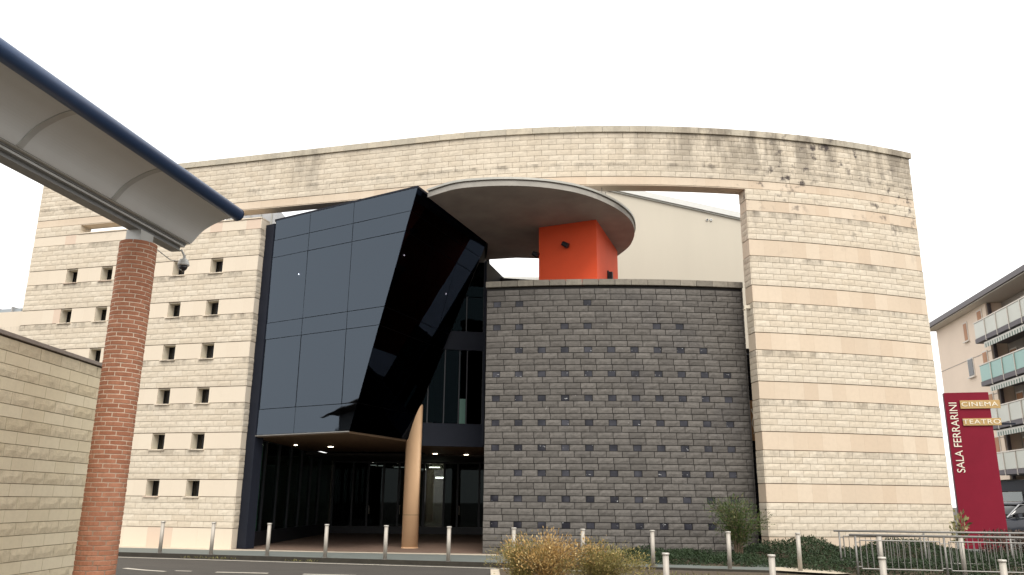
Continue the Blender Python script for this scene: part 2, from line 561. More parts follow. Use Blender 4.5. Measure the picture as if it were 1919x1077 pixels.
# gutter, kerb line
b = MB(); b.add([(-40, yo(-40) - .30, .006), (16, yo(16) - .30, .006), (16, yo(16) + .02, .006), (-40, yo(-40) + .02, .006)], [(0, 1, 2, 3)])
struct(b.build('gutter', M['gutter']))
b = MB(); b.hexa([(-40, yo(-40) - .03, 0), (7.2, yo(7.2) - .03, 0), (7.2, yo(7.2) + .07, 0), (-40, yo(-40) + .07, 0)], [(-40, yo(-40) - .03, .108), (7.2, yo(7.2) - .03, .108), (7.2, yo(7.2) + .07, .108), (-40, yo(-40) + .07, .108)])
struct(b.build('kerb', M['gutter']))
b = MB(); b.add([(-40, yo(-40) - .52, .010), (16, yo(16) - .52, .010), (16, yo(16) - .36, .010), (-40, yo(-40) - .36, .010)], [(0, 1, 2, 3)])
struct(b.build('road_edge_line', M['mark']))
sheet('forecourt_paving', [(-8.38, 25.55), (-5.0, 24.85), (-.8, 24.45), (3.2, 24.45), (3.2, 38), (-8.3, 38)], .106, M['paving'])
sheet('threshold_strip', [(-16.8, 26.9), (-8.6, 24.95), (-.3, 23.78), (-.3, 24.42), (-5.0, 24.82), (-8.38, 25.52), (-16.8, 27.7)], .103, M['kerb'])
# worn road markings
for i, pts in enumerate([[(-8.85, 19.72), (-8.2, 19.28), (-7.62, 18.98), (-7.66, 18.86), (-8.25, 19.14), (-8.9, 19.56)],
                         [(-6.5, 18.96), (-5.3, 18.82), (-5.3, 18.66), (-6.5, 18.8)],
                         [(-4.5, 18.68), (-3.3, 18.5), (-3.3, 18.34), (-4.5, 18.52)],
                         [(-7.5, 19.18), (-7.1, 19.1), (-7.1, 19.0), (-7.5, 19.07)],
                         [(-2.4, 18.38), (-1.2, 18.2), (-1.2, 18.05), (-2.4, 18.22)]]):
    sheet('road_marking', pts, .004, M['mark'])
isl = [(-.42, 19.2), (.4, 19.2), (3.2, 18.3), (16, 15.0), (16, 9.5), (3, 11.5), (-.1, 12.5), (-.33, 16)]
sheet('island_kerb', isl, .10, M['kerb'], .2)
isl2 = [(-.22, 18.98), (.4, 19.0), (3.1, 18.1), (15.8, 14.8), (15.8, 9.7), (3, 11.7), (.1, 12.7), (-.13, 16)]
sheet('island_soil', isl2, .12, M['soil'], .1)

# ------------------------------------------------------------------ curved limestone screen wall
WX, WY, WR, WP = 3.8823, 48.2963, 25.2311, math.radians(-15.0515)
def wp(s, off=0.0):
    """plan point at arc length s (straight left of 0, round right of it) and the wall's angle there"""
    if s < 0:
        n = (math.sin(WP), -math.cos(WP))
        return WX + (WR + off) * n[0] + s * math.cos(WP), WY + (WR + off) * n[1] + s * math.sin(WP), WP
    a = WP + s / WR
    return WX + (WR + off) * math.sin(a), WY - (WR + off) * math.cos(a), a

def arc_block(mb, s0, s1, z0, z1, o0, o1):
    n = max(1, int(math.ceil((s1 - s0) / .6)))
    ss = [s0 + (s1 - s0) * i / n for i in range(n + 1)]
    vs = []
    for s in ss:
        for o, z in ((o0, z0), (o1, z0), (o1, z1), (o0, z1)):
            x, y, _ = wp(s, o); vs.append((x, y, z))
    fs = [(0, 1, 2, 3), tuple(len(vs) - 4 + i for i in (3, 2, 1, 0))]
    for i in range(n):
        a = i * 4
        for j in range(4): fs.append((a + j, a + (j + 1) % 4, a + 4 + (j + 1) % 4, a + 4 + j))
    mb.add(vs, fs)

SL, SO0, SO1, SR = -15.24, -5.95, 9.97, 16.18
SLOT = -13.3
ZB = [1.618 + 1.4466 * k for k in range(6)]
WIN_S = [-13.57, -12.107, -10.644, -9.18, -7.717]
WW, WH = .46, .50
facade = thing('curved_limestone_wall', 'tall curved pale limestone screen wall with a big opening and rows of small square windows', 'wall', loc=(-2.67, 23.93, 0))
core = MB()
for s0, s1 in ((SL, SO0), (SO1, SR)):
    z = -.1
    for zb in ZB:
        arc_block(core, s0, s1, z, zb, -.5, -.03)
        if s0 == SL:
            e = [SL] + [v for ws in WIN_S for v in (ws, ws + WW)] + [SO0]
            for i in range(0, len(e), 2): arc_block(core, e[i], e[i + 1], zb, zb + WH, -.5, -.03)
        else: arc_block(core, s0, s1, zb, zb + WH, -.5, -.03)
        z = zb + WH
    arc_block(core, s0, s1, z, 10.66, -.5, -.03)
arc_block(core, SL, SLOT, 10.66, 11.02, -.5, -.03)
arc_block(core, SO1, SR, 10.66, 11.02, -.5, -.03)
arc_block(core, SL, SR, 11.02, 12.76, -.5, -.03)
core.build('wall_core', M['lime_core'], facade)
# linings of the opening, slot and window reveals (smooth stone)
lin = MB()
arc_block(lin, SLOT + .02, SO1 - .02, 11.0, 11.018, -.49, -.012)
lin.build('lintel_soffit', M['smooth_lime'], facade)

rough = Pieces('stone_block', facade, M['rough_lime'])
smooth = Pieces('band_slab', facade, M['smooth_lime'])
BL, CH = .46, .183
RB = [face_mesh('rough_stone', BL - .009, CH - .011, .036, .006, 4, 2, .0035, 10 + k) for k in range(10)]
SBm = face_mesh('band_stone', BL - .0015, .53 - .032, .024, 0, 1, 1, .0008, 3)
PBm = face_mesh('parapet_stone', BL - .0015, .367 - .030, .024, 0, 1, 1, .0008, 3)
LBm = face_mesh('lintel_stone', BL - .0015, .276 - .026, .024, 0, 1, 1, .0008, 3)
PLm = face_mesh('plinth_stone', .9 - .003, .62 - .028, .024, 0, 1, 1, .0008, 3)

def lay(P, s0, s1, zc, mesh, L, shift, size, merge=.12):
    e = [s0]
    s = s0 + (L * shift if shift else L)
    while s < s1 - merge:
        if s - e[-1] > merge: e.append(s)
        s += L
    e.append(s1)
    for a, c in zip(e, e[1:]):
        m = random.choice(mesh) if isinstance(mesh, list) else mesh
        x, y, an = wp((a + c) / 2, -.032)
        P.put(m, (x, y, zc), an, (c - a) / L, 1, (c - a, size))

def reveal(P, s, side, zc, mesh, L, size, row):
    """stones that turn the corner into the opening"""
    cuts = [0.0, .27, .5] if row % 2 else [0.0, .5]
    for a, c in zip(cuts, cuts[1:]):
        x, y, an = wp(s, -(a + c) / 2)
        m = random.choice(mesh) if isinstance(mesh, list) else mesh
        P.put(m, (x, y, zc), an + side * PI / 2, (c - a) / L * .985, 1, (c - a, size))

def courses(z0, n, spans, ch, rev=True, k0=0):
    for i in range(n):
        zc = z0 + ch * (i + .5)
        for s0, s1 in spans:
            lay(rough, s0, s1, zc, RB, BL, .5 if (i + k0) % 2 else 0, ch)
        if rev:
            reveal(rough, SO0, 1, zc, RB, BL, ch, i + k0)
            reveal(rough, SO1, -1, zc, RB, BL, ch, i + k0)

two = ((SL, SO0), (SO1, SR))
for s0, s1 in two: lay(smooth, s0, s1, .396, PLm, .9, 0, .6)
reveal(smooth, SO0, 1, .396, PLm, .9, .6, 0); reveal(smooth, SO1, -1, .396, PLm, .9, .6, 0)
courses(.706, 5, two, (ZB[0] - .706) / 5)
for k, zb in enumerate(ZB):
    zt = zb + .53
    zc = zb + .265
    e = [SL] + [v for ws in WIN_S for v in (ws - .006, ws + WW + .006)] + [SO0]
    for i in range(0, len(e), 2):
        nn = max(1, round((e[i + 1] - e[i]) / BL))
        lay(smooth, e[i], e[i + 1], zc, SBm, BL, ((e[i + 1] - e[i]) / nn) / BL if nn > 1 and (e[i + 1] - e[i]) < 1.3 else 0, .53)
    lay(smooth, SO1, SR, zc, SBm, BL, 0, .53)
    reveal(smooth, SO0, 1, zc, SBm, BL, .53, 0); reveal(smooth, SO1, -1, zc, SBm, BL, .53, 0)
    nxt = ZB[k + 1] if k < 5 else 10.293
    courses(zt, 5, two, (nxt - zt) / 5, True, k)
for s0, s1 in two: lay(smooth, s0, s1, 10.476, PBm, BL, 0, .367)
reveal(smooth, SO0, 1, 10.476, PBm, BL, .367, 0); reveal(smooth, SO1, -1, 10.476, PBm, BL, .367, 0)
courses(10.66, 2, ((SL, SLOT), (SO1, SR)), .18, False)
for i in range(2):
    reveal(rough, SO1, -1, 10.66 + .18 * (i + .5), RB, BL, .18, i)
    reveal(rough, SLOT, 1, 10.66 + .18 * (i + .5), RB, BL, .18, i)
lay(smooth, SL, SR, 11.158, LBm, BL, 0, .276)
courses(11.296, 8, ((SL, SR),), .183, False)
rough.build(); smooth.build()
cop = Pieces('coping_stone', facade, M['coping'])
CPm = [face_mesh('coping_block', .84 - .006, .20, .62, .0, 1, 1, .004, 5 + i) for i in range(3)]
s = SL - .04
while s < SR:
    e = min(s + random.choice((.84, .84, .84, .5)), SR + .05)
    x, y, an = wp((s + e) / 2, -.55)
    cop.put(random.choice(CPm), (x, y, 12.862), an, (e - s) / .84, 1, (.84, .2)); s = e
cop.build()
pcap = MB(); arc_block(pcap, SLOT, SO0 + .02, 10.66, 10.70, -.52, .02)
pcap.build('parapet_cap', M['smooth_lime'], facade)
# windows
def win_local():
    fr = MB()
    t = .03
    fr.box((0, 0, 0), (t, .05, WH)); fr.box((WW - t, 0, 0), (WW, .05, WH)); fr.box((t, 0, 0), (WW - t, .05, t)); fr.box((t, 0, WH - t), (WW - t, .05, WH))
    fr.box((WW * .42, .003, t), (WW * .42 + .03, .047, WH - t))
    pn = MB(); pn.box((t, .02, t), (WW - t, .032, WH - t))
    sl = MB(); sl.box((-.05, -.36, -.028), (WW + .05, .0, .004))
    bk = MB(); bk.box((-.02, .25, -.02), (WW + .02, .27, WH + .02))  # dark sheet closing the opening behind the pane
    ln = MB(); t2 = .012
    for a_, b_ in (((0, -.268, 0), (t2, -.001, WH)), ((WW - t2, -.268, 0), (WW, -.001, WH)), ((t2, -.268, WH - t2), (WW - t2, -.001, WH)), ((t2, -.268, .0045), (WW - t2, -.001, t2))): ln.box(a_, b_)
    return [b.mesh(n) for b, n in ((fr, 'window_frame'), (pn, 'pane'), (sl, 'sill'), (bk, 'dark_backing'), (ln, 'lining'))]
wfr, wpn, wsl, wbk, wln = win_local()
wln.materials.append(M['lime_reveal'])
wfr.materials.append(M['black_metal']); wpn.materials.append(M['win_glass']); wsl.materials.append(M['smooth_lime']); wbk.materials.append(M['dark_room'])
pinv = parent_inv(facade)
for zb in ZB:
    for ws in WIN_S:
        x, y, an = wp(ws, -.30)
        m = pinv @ Matrix.Translation((x, y, zb)) @ Matrix.Rotation(an, 4, 'Z')
        o = link(bpy.data.objects.new('window', wfr), facade); o.matrix_local = m
        for nm, me in (('pane', wpn), ('sill', wsl), ('dark_backing', wbk), ('lining', wln)):
            c = link(bpy.data.objects.new(nm, me), o)
# security bracket on the right reveal
b = MB()
x, y, a = wp(9.95, -.2)
b.box((x - .2, y - .03, 7.24), (x, y + .05, 7.34)); b.box((x - .22, y - .06, 7.20), (x - .16, y + .08, 7.23))
b.build('wall_bracket', M['lime_reveal'], facade)

# low wing that carries on to the left
wing = thing('low_side_wing', 'low pale stone wing with a zinc roof left of the screen wall', 'building', loc=(-17.5, 28.3, 0))
b = MB(); arc_block(b, -26, SL - .01, 0, 7.95, -.6, -.08); b.build('wall', M['smooth_lime'], wing)
b = MB()
for i in range(6):
    a0, a1 = PI / 2 * i / 6, PI / 2 * (i + 1) / 6
    arc_block(b, -26, SL - .25, 7.96, 7.98 + .42 * math.sin(a1), -.5 - 1.6 * (1 - math.cos(a1)), -.2 - 1.6 * (1 - math.cos(a0)) - .25 * i)
b.build('roof', M['zinc_roof'], wing)
for i in range(14):
    s = -25.5 + i * .74
    b = MB(); arc_block(b, s, s + .04, 7.98, 8.16, -.9, -.12)
    b.build('roof_seam', M['grey_sheet'], wing)

# ------------------------------------------------------------------ dark split stone wall
DX, DY, DR = 3.922, 45.925, 21.857
def dp(s, off=0.0):
    a = s / DR
    return DX + (DR + off) * math.sin(a), DY - (DR + off) * math.cos(a), a
dark = thing('dark_stone_wall', 'curved wall of dark grey split stone with rows of small square glass niches', 'wall', loc=(2.5, 24.1, 0))
_wp = wp
def arc_block_d(mb, *a):
    global wp
    wp = dp
    arc_block(mb, *a)
    wp = _wp
D0, D1 = -4.745, 3.25
core = MB(); arc_block_d(core, D0, D1, -.1, 8.06, -.45, -.03)
core.build('wall_core', M['dark_mortar'], dark)
blk = Pieces('stone_block', dark, M['dark_stone'])
DL, DC = .47, .1835
DB = [face_mesh('dark_stone', DL - .019, DC - .019, .042, .013, 4, 2, .008, 40 + k) for k in range(10)]
def dput(a, c, zc):
    x, y, an = dp((a + c) / 2, -.033)
    blk.put(random.choice(DB), (x, y, zc), an, (c - a) / DL, 1, (c - a, DC))
NW = .235
npn = face_mesh('niche_glass', NW - .02, DC - .02, .006, 0, 1, 1, 0, 1)
npn.materials.append(M['niche_glass'])
for i in range(-1, 43):
    zc = .1 + DC * (i + .5)
    niche = i >= 4 and i % 4 == 0
    if niche:
        lefts = [-4.53 + .7045 * k for k in range(11)]
        if i == 40: lefts = lefts[:2] + lefts[4:5]
        if i == 36: lefts = [q for k, q in enumerate(lefts) if k in (0, 1, 3, 4, 7, 8)]
        if i == 32: lefts = lefts[1:10]
        if i == 12: lefts = lefts[1:]
        cur = D0
        for q in lefts:
            gap = q - cur
            if gap > .05:
                nseg = max(1, round(gap / DL))
                for t in range(nseg): dput(cur + gap * t / nseg, cur + gap * (t + 1) / nseg, zc)
            cur = q + NW
            x, y, an = dp(q + NW / 2, -.028)
            o = link(bpy.data.objects.new('niche_pane', npn), dark)
            o.matrix_local = parent_inv(dark) @ Matrix.Translation((x, y, zc)) @ Matrix.Rotation(an, 4, 'Z')
        gap = D1 - cur
        nseg = max(1, round(gap / DL))
        for t in range(nseg): dput(cur + gap * t / nseg, cur + gap * (t + 1) / nseg, zc)
    else:
        off = (.25, .5, .75)[i % 4 - 1] if i % 4 else 0
        e = [D0]; s = D0 + DL * (off if i % 2 else (0.2 if off else 1))
        while s < D1 - .40:
            if s - e[-1] > .12: e.append(s)
            s += DL
        e += [D1 - (.17 if i % 3 else .3), D1]
        if e[-3] > e[-2] - .08: e.pop(-3)
        for a, c in zip(e, e[1:]): dput(a, c, zc)
blk.build()
dc = Pieces('coping_stone', dark, M['dark_coping'])
dcm = face_mesh('dark_coping', .50, .18, .55, 0, 1, 1, .004, 5)
s = D0 - .03
while s < D1 + .02:
    e = min(s + .505, D1 + .04)
    x, y, an = dp((s + e) / 2, -.48); dc.put(dcm, (x, y, 8.18), an, (e - s) / .505 * .985, 1, (.5, .18)); s = e
dc.build()
b = MB()
for i in range(44):
    zc = .1 + DC * i
    x, y, a = dp(D1 + .01, -.2)
    m = Matrix.Translation((x, y, zc)) @ Matrix.Rotation(a, 4, 'Z')
    b.box((0, -.2, .006), (.03, .24, DC - .006), m)
o = b.build('end_stone', M['dark_stone'], dark); o['kind'] = 'stuff'

# louvre strip and notice board in the gap
b_ = thing('louvre_screen', 'dark louvred metal strip in the gap between dark stone wall and right limestone pier', 'louvre', loc=(7.7, 24.9, 0))
b = MB(); b.box((7.2, 24.95, 0), (8.6, 25.0, 6.3)); b.build('back_plate', M['black_metal'], b_)
for i in range(42):
    m = Matrix.Translation((7.8, 24.84, .35 + i * .14)) @ Matrix.Rotation(.6, 4, 'X')
    b = MB(); b.box((-.62, -.05, -.008), (.7, .05, .008), m); b.build('slat', M['slate_metal'], b_)
nb = thing('notice_board', 'narrow tan board with a pale squiggle, hung in the gap beside the right pier', 'board', loc=(7.4, 24.6, 0))
b = MB(); b.box((7.28, 24.56, 3.42), (7.62, 24.62, 4.62)); b.build('panel', M['tan_board'], nb)
b = MB()
pts = [(7.335 + .03 * math.sin(i * 1.1), 24.552, 3.62 + i * .075) for i in range(11)]
for p, q in zip(pts, pts[1:]): b.tube(p, q, .016, 6)
b.build('squiggle', M['letter'], nb)

# ------------------------------------------------------------------ black glass prow
dl = Vector((.85278, -.52227, 0)); drr = Vector((.37067, .92877, 0))
Q = Vector((-8.33, 25.7946, 0)); nl = Vector((-.52227, -.85278, 0))
PT, PBt = Vector((-2.84, 22.43, 10.6)), Vector((-4.65, 23.54, 3.5))
RT, RBt = Vector((-.88, 27.35, 10.6)), Vector((-3.39, 26.71, 3.5))
n2 = (PT - PBt).cross(drr).normalized()
if n2.y > 0 and n2.x < 0: n2 = -n2
if n2.x < 0: n2 = -n2
prow = thing('black_glass_prow', 'leaning black glass volume with a slanted edge jutting out of the wall opening', 'building', loc=(-5, 25, 3.5))
def clip(poly, fn):
    out = []
    for i in range(len(poly)):
        p, q = poly[i], poly[(i + 1) % len(poly)]
        a, c = fn(p), fn(q)
        if a >= 0: out.append(p)
        if (a >= 0) != (c >= 0):
            t = a / (a - c); out.append((p[0] + (q[0] - p[0]) * t, p[1] + (q[1] - p[1]) * t))
    return out
uT, uB = (PT - Q).dot(dl), (PBt - Q).dot(dl)
rows = [3.5, 4.3, 6.54, 7.08, 9.3, 9.9, 10.6]
def pane(P3, nrm, name='glass_pane', m='black_glass', th=.02, parent=prow):
    b = MB(); b.hexa([p - nrm * th for p in P3], P3)
    return b.build(name, M[m], parent)
g = .009
for u_0, u_1 in ((.45, 2.06), (2.06, 3.94), (3.94, 7.0)):
    for z0, z1 in zip(rows, rows[1:]):
        poly = [(u_0 + g, z0 + g), (u_1 - g, z0 + g), (u_1 - g, z1 - g), (u_0 + g, z1 - g)]
        poly = clip(poly, lambda p: uB + (p[1] - 3.5) / 7.1 * (uT - uB) - g - p[0])
        ta, tb = random.gauss(0, .0035), random.gauss(0, .0035)
        uc, zc_ = (u_0 + min(u_1, 6)) / 2, (z0 + z1) / 2
        if len(poly) >= 3: pane([Q + dl * u + Vector((0, 0, z)) + nl * (ta * (u - uc) + tb * (z - zc_)) for u, z in poly], nl)
slv = (PT - PBt) / 7.1
for v0, v1 in ((0, 1.75), (1.75, 3.5), (3.5, 6)):
    for z0, z1 in zip(rows, rows[1:]):
        poly = [(v0 + g, z0 + g), (v1 - g, z0 + g), (v1 - g, z1 - g), (v0 + g, z1 - g)]
        poly = clip(poly, lambda p: 3.41 + (p[1] - 3.5) / 7.1 * 1.88 - g - p[0])
        if len(poly) >= 3: pane([PBt + slv * (z - 3.5) + drr * v for v, z in poly], n2, 'glass_pane', 'dark_glass')
# carcass behind the panes
ins = .10
BLp = Q + dl * .40
def inset(p, z, *ns): 
    q = Vector((p.x, p.y, z))
    for n in ns: q = q - n * ins
    return q
bot = [inset(BLp, 3.57, nl), inset(PBt, 3.57, nl, n2), inset(RBt, 3.57, n2), Vector((-3.45, 33, 3.57)), Vector((-8.1, 33, 3.57))]
top = [inset(BLp, 10.58, nl), inset(PT, 10.58, nl, n2), inset(RT, 10.58, n2), Vector((-1.0, 33, 10.58)), Vector((-8.1, 33, 10.58))]
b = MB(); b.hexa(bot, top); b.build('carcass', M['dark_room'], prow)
b = MB(); b.add([Q + dl * .4 + Vector((0, 0, 10.6)), PT, RT, Vector((-.9, 33, 10.6)), Vector((-8.0, 33, 10.6)),
                 Q + dl * .4 + Vector((0, 0, 10.66)), PT + Vector((0, 0, .06)), RT + Vector((0, 0, .06)), Vector((-.9, 33, 10.66)), Vector((-8.0, 33, 10.66))],
                [(4, 3, 2, 1, 0), (5, 6, 7, 8, 9)] + [(i, (i + 1) % 5, 5 + (i + 1) % 5, 5 + i) for i in range(5)])
b.build('roof_edge', M['slate_metal'], prow)
b = MB(); b.prism([(-8.05, 25.68), (-4.66, 23.58), (-3.43, 26.71), (-3.4, 33), (-8.15, 33)], 3.44, 3.50)
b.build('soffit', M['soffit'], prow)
b = MB(); b.tube(Q + dl * .42 + Vector((0, 0, 3.475)) + nl * .02, PBt + nl * .02 + Vector((0, 0, -.02)), .022, 6)
b.build('drip_trim', M['galv'], prow)
b = MB(); b.hexa([Q + nl * .03 + Vector((0, 0, .1)), Q + dl * .43 + nl * .03 + Vector((0, 0, .1)), Q + dl * .43 - nl * .3 + Vector((0, 0, .1)), Q - nl * .3 + Vector((0, 0, .1))],
              [Q + nl * .03 + Vector((0, 0, 10.5)), Q + dl * .43 + nl * .03 + Vector((0, 0, 10.5)), Q + dl * .43 - nl * .3 + Vector((0, 0, 10.5)), Q - nl * .3 + Vector((0, 0, 10.5))])
b.build('jamb', M['slate_metal'], prow)
def downlight(parent, x, y, z, r=.10):
    b = MB(); b.lathe([(r + .03, -.012), (r + .03, 0)], (x, y, z), 14); o = b.build('downlight', M['galv'], parent)
    b = MB(); b.lathe([(r, -.02), (r, -.013)], (x, y, z), 14); c = b.build('bulb', M['lamp'], o)
    c.matrix_local = Matrix.Identity(4)
    return o
def child_fix(o): pass
downlight(prow, -6.52, 29.73, 3.44)
for p in ((-6.87, 24.95, 8.58), (-3.24, 23.08, 8.68), (-2.20, 26.03, 8.25)):
    b = MB(); b.lathe([(.005, -.022), (.022, 0), (.005, .022)], p, 8); b.build('pin_lamp', M['pin'], prow)

# ------------------------------------------------------------------ recessed entrance front
ent = thing('recessed_entrance_front', 'dark recessed entrance front with tall glazed doors under a brown soffit', 'entrance', loc=(-4, 33, 0))
A = Vector((-3.42, 26.95, 0)); e_ = Vector((2.53, .5, 0)).normalized(); ne = Vector((e_.y, -e_.x, 0))
def at(u, z, o=0.0): return A + e_ * u + ne * o + Vector((0, 0, z))
def fbox(name, u_0, u_1, z0, z1, o0, o1, m, top_u=None):
    b = MB(); b.hexa([at(u_0, z0, o0), at(u_1, z0, o0), at(u_1, z0, o1), at(u_0, z0, o1)], [at(u_0, z1, o0), at(u_1, z1, o0), at(u_1, z1, o1), at(u_0, z1, o1)])
    return b.build(name, M[m], ent)
def ul(z): return .03 + (z - 3.5) / 7.1 * 2.56
fbox('fascia', .0, 6.5, 3.33, 4.08, -.06, -.2, 'slate_metal')
fbox('slab_band', .9, 2.52, 6.6, 7.25, -.06, -.3, 'slate_metal')
for z0, z1, us in ((4.08, 6.6, (.1, .65, 1.2, 1.7, 1.96, 2.5, 3.4, 4.4)), (7.25, 8.5, (1.2, 1.9, 2.5)), (8.5, 9.81, (1.5, 2.5))):
    for a0, a1 in zip(us, us[1:]):
        poly = clip([(a0 + .02, z0 + .02), (a1 - .02, z0 + .02), (a1 - .02, z1 - .02), (a0 + .02, z1 - .02)], lambda p: p[0] - ul(p[1]))
        if len(poly) >= 3: pane([at(u, z, -.08) for u, z in poly], ne, 'glass_pane', 'recess_glass', .02, ent)
        if a1 < 4: fbox('mullion', a1 - .02, a1 + .02, max(z0, 3.5 + (a1 - .05) / 2.56 * 7.1 - 7.1) , z1 if ul(z1) < a1 else z0 + (z1 - z0) * .5, -.09, -.16, 'black_metal')
fbox('green_panel', 1.73, 1.93, 4.09, 4.92, -.05, -.075, 'panel_green')
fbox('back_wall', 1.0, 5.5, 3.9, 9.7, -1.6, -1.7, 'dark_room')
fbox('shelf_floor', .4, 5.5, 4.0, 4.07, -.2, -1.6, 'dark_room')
b = MB(); b.hexa([(-.97, 27.45, 3.4), (-.90, 27.43, 3.4), (-.24, 29.9, 3.4), (-.31, 29.92, 3.4)], [(-.97, 27.45, 9.83), (-.90, 27.43, 9.83), (-.24, 29.9, 9.83), (-.31, 29.92, 9.83)])
b.build('side_cladding', M['slate_metal'], ent)
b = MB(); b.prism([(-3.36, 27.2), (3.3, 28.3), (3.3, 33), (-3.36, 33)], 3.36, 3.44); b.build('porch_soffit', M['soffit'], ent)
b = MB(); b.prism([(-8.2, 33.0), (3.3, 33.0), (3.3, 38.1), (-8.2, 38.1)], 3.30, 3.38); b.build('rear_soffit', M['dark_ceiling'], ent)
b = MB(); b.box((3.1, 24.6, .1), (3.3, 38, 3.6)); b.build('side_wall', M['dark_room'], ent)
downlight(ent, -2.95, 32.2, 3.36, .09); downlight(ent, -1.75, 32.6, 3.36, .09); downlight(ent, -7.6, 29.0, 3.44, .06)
b = MB(); b.prism([(-8.2, 33.02), (3.3, 33.02), (3.3, 46), (-8.2, 46)], 3.585, 8.6); b.build('rear_block', M['dark_room'], ent)  # added mass above the porch, closes the sky gap and stops light leaks
# left glazed wall running back from the pier
b = MB(); b.box((-8.30, 26.05, .1), (-8.12, 38, .55)); b.build('base_rail', M['black_metal'], ent)
ys = [26.05, 27.5, 29.1, 30.7, 32.3, 33.9, 35.5, 37.9]
for y0, y1 in zip(ys, ys[1:]):
    b = MB(); b.box((-8.225, y0 + .04, .56), (-8.205, y1 - .04, 3.42)); b.build('glass_pane', M['lobby_glass'], ent)
    b = MB(); b.box((-8.28, y0 - .035, .552), (-8.14, y0 + .035, 3.435)); b.build('mullion', M['black_metal'], ent)
# rear doors
xs = [-8.1, -7.2, -6.5, -5.8, -5.1, -4.35, -3.95, -3.02, -2.4, -1.4, -.6, .4, 1.5, 3.0]
for i, (x0, x1) in enumerate(zip(xs, xs[1:])):
    m = 'clear_glass' if i == 6 else 'tint_glass'
    b = MB(); b.box((x0 + .045, 38.03, .42), (x1 - .045, 38.05, 3.22)); o = b.build('door_pane', M[m], ent)
    b = MB(); b.box((x0 - .045, 37.98, .1), (x0 + .045, 38.1, 3.29)); b.build('mullion', M['black_metal'], ent)
    if i in (2, 4, 8):
        b = MB(); b.tube((x0 + .1, 37.95, .95), (x0 + .1, 37.95, 1.35), .018, 6); b.build('door_handle', M['steel'], ent)
b = MB(); b.box((-8.1, 37.985, .1), (3.1, 38.095, .415)); b.build('bottom_rail', M['black_metal'], ent)
b = MB(); b.box((-8.1, 37.985, 3.222), (3.1, 38.095, 3.30)); b.build('top_rail', M['black_metal'], ent)
# room behind the doors
b = MB(); b.box((-14.5, 26.9, .02), (3.2, 47, .09)); b.build('room_floor', M['paving'], ent)
b = MB(); b.box((-14.5, 46.8, .1), (3.2, 47, 3.6)); b.build('room_rear_wall', M['grey_wall'], ent)
b = MB(); b.box((-14.7, 27.5, .1), (-14.5, 47, 3.6)); b.build('room_left_wall', M['dark_room'], ent)
b = MB(); b.box((-14.5, 38.1, 3.45), (3.2, 47, 3.55)); b.build('room_ceiling', M['grey_wall'], ent)
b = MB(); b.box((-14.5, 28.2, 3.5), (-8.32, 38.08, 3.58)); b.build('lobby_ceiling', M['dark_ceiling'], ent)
b = MB(); b.box((3.2, 38, .1), (3.35, 47, 3.6)); b.build('room_right_wall', M['dark_room'], ent)
b = MB(); b.box((-9.05, 28.7, .1), (-8.52, 28.8, 3.44)); b.build('green_slab', M['green_panel'], ent)  # bright green slab close behind the left glazing
for x, z, L_ in ((-6.64, 3.13, .37), (-6.18, 3.11, .21), (-5.44, 3.05, .49), (-4.18, 2.97, .23), (-3.78, 3.06, .48), (-3.48, 2.58, .41)):
    b = MB(); b.box((x, 38.62, z), (x + L_, 38.68, z + (.025 if z > 2.7 else .05))); o = b.build('tube_lamp', M['tube'], ent)
    b = MB(); b.tube((x + L_ / 2, 38.65, z + .06), (x + L_ / 2, 38.65, 3.44), .008, 5); c = b.build('lamp_rod', M['black_metal'], o); c.matrix_local = Matrix.Identity(4)
b = MB(); b.box((-3.7, 44.0, .12), (-3.1, 44.5, 1.0)); b.box((-3.72, 43.98, 1.0), (-3.08, 44.52, 1.04)); b.build('reception_desk', M['tan_board'], ent)
b = MB(); b.box((-3.6, 46.74, 1.3), (-3.2, 46.79, 2.2)); b.build('wall_poster', M['slate_metal'], ent)

# ------------------------------------------------------------------ tan column under the prow
tc = thing('tan_column', 'smooth tan round column cut off obliquely by the leaning black glass', 'column', loc=(-3.186, 26.99, .1))
b = MB()
R_, cx_, cy_ = .262, -3.186, 26.99
n_ = 48
bt, tp = [], []
for i in range(n_):
    a = 2 * PI * i / n_
    x, y = cx_ + R_ * math.cos(a), cy_ + R_ * math.sin(a)
    z = PT.z - (n2.x * (x - PT.x) + n2.y * (y - PT.y)) / n2.z
    bt.append((x, y, .1)); tp.append((x, y, max(z, 3.45)))
b.hexa(bt, tp)
o = b.build('shaft', M['tan_paint'], tc, smooth=True)
b = MB(); b.lathe([(R_ + .012, .0), (R_ + .012, .03), (R_ + .002, .035)], (cx_, cy_, .1), 40); b.build('base_ring', M['tan_paint'], tc)
b = MB(); b.lathe([(R_ + .003, .0), (R_ + .003, .012)], (cx_, cy_, 1.12), 40); b.build('joint_ring', M['soffit'], tc)

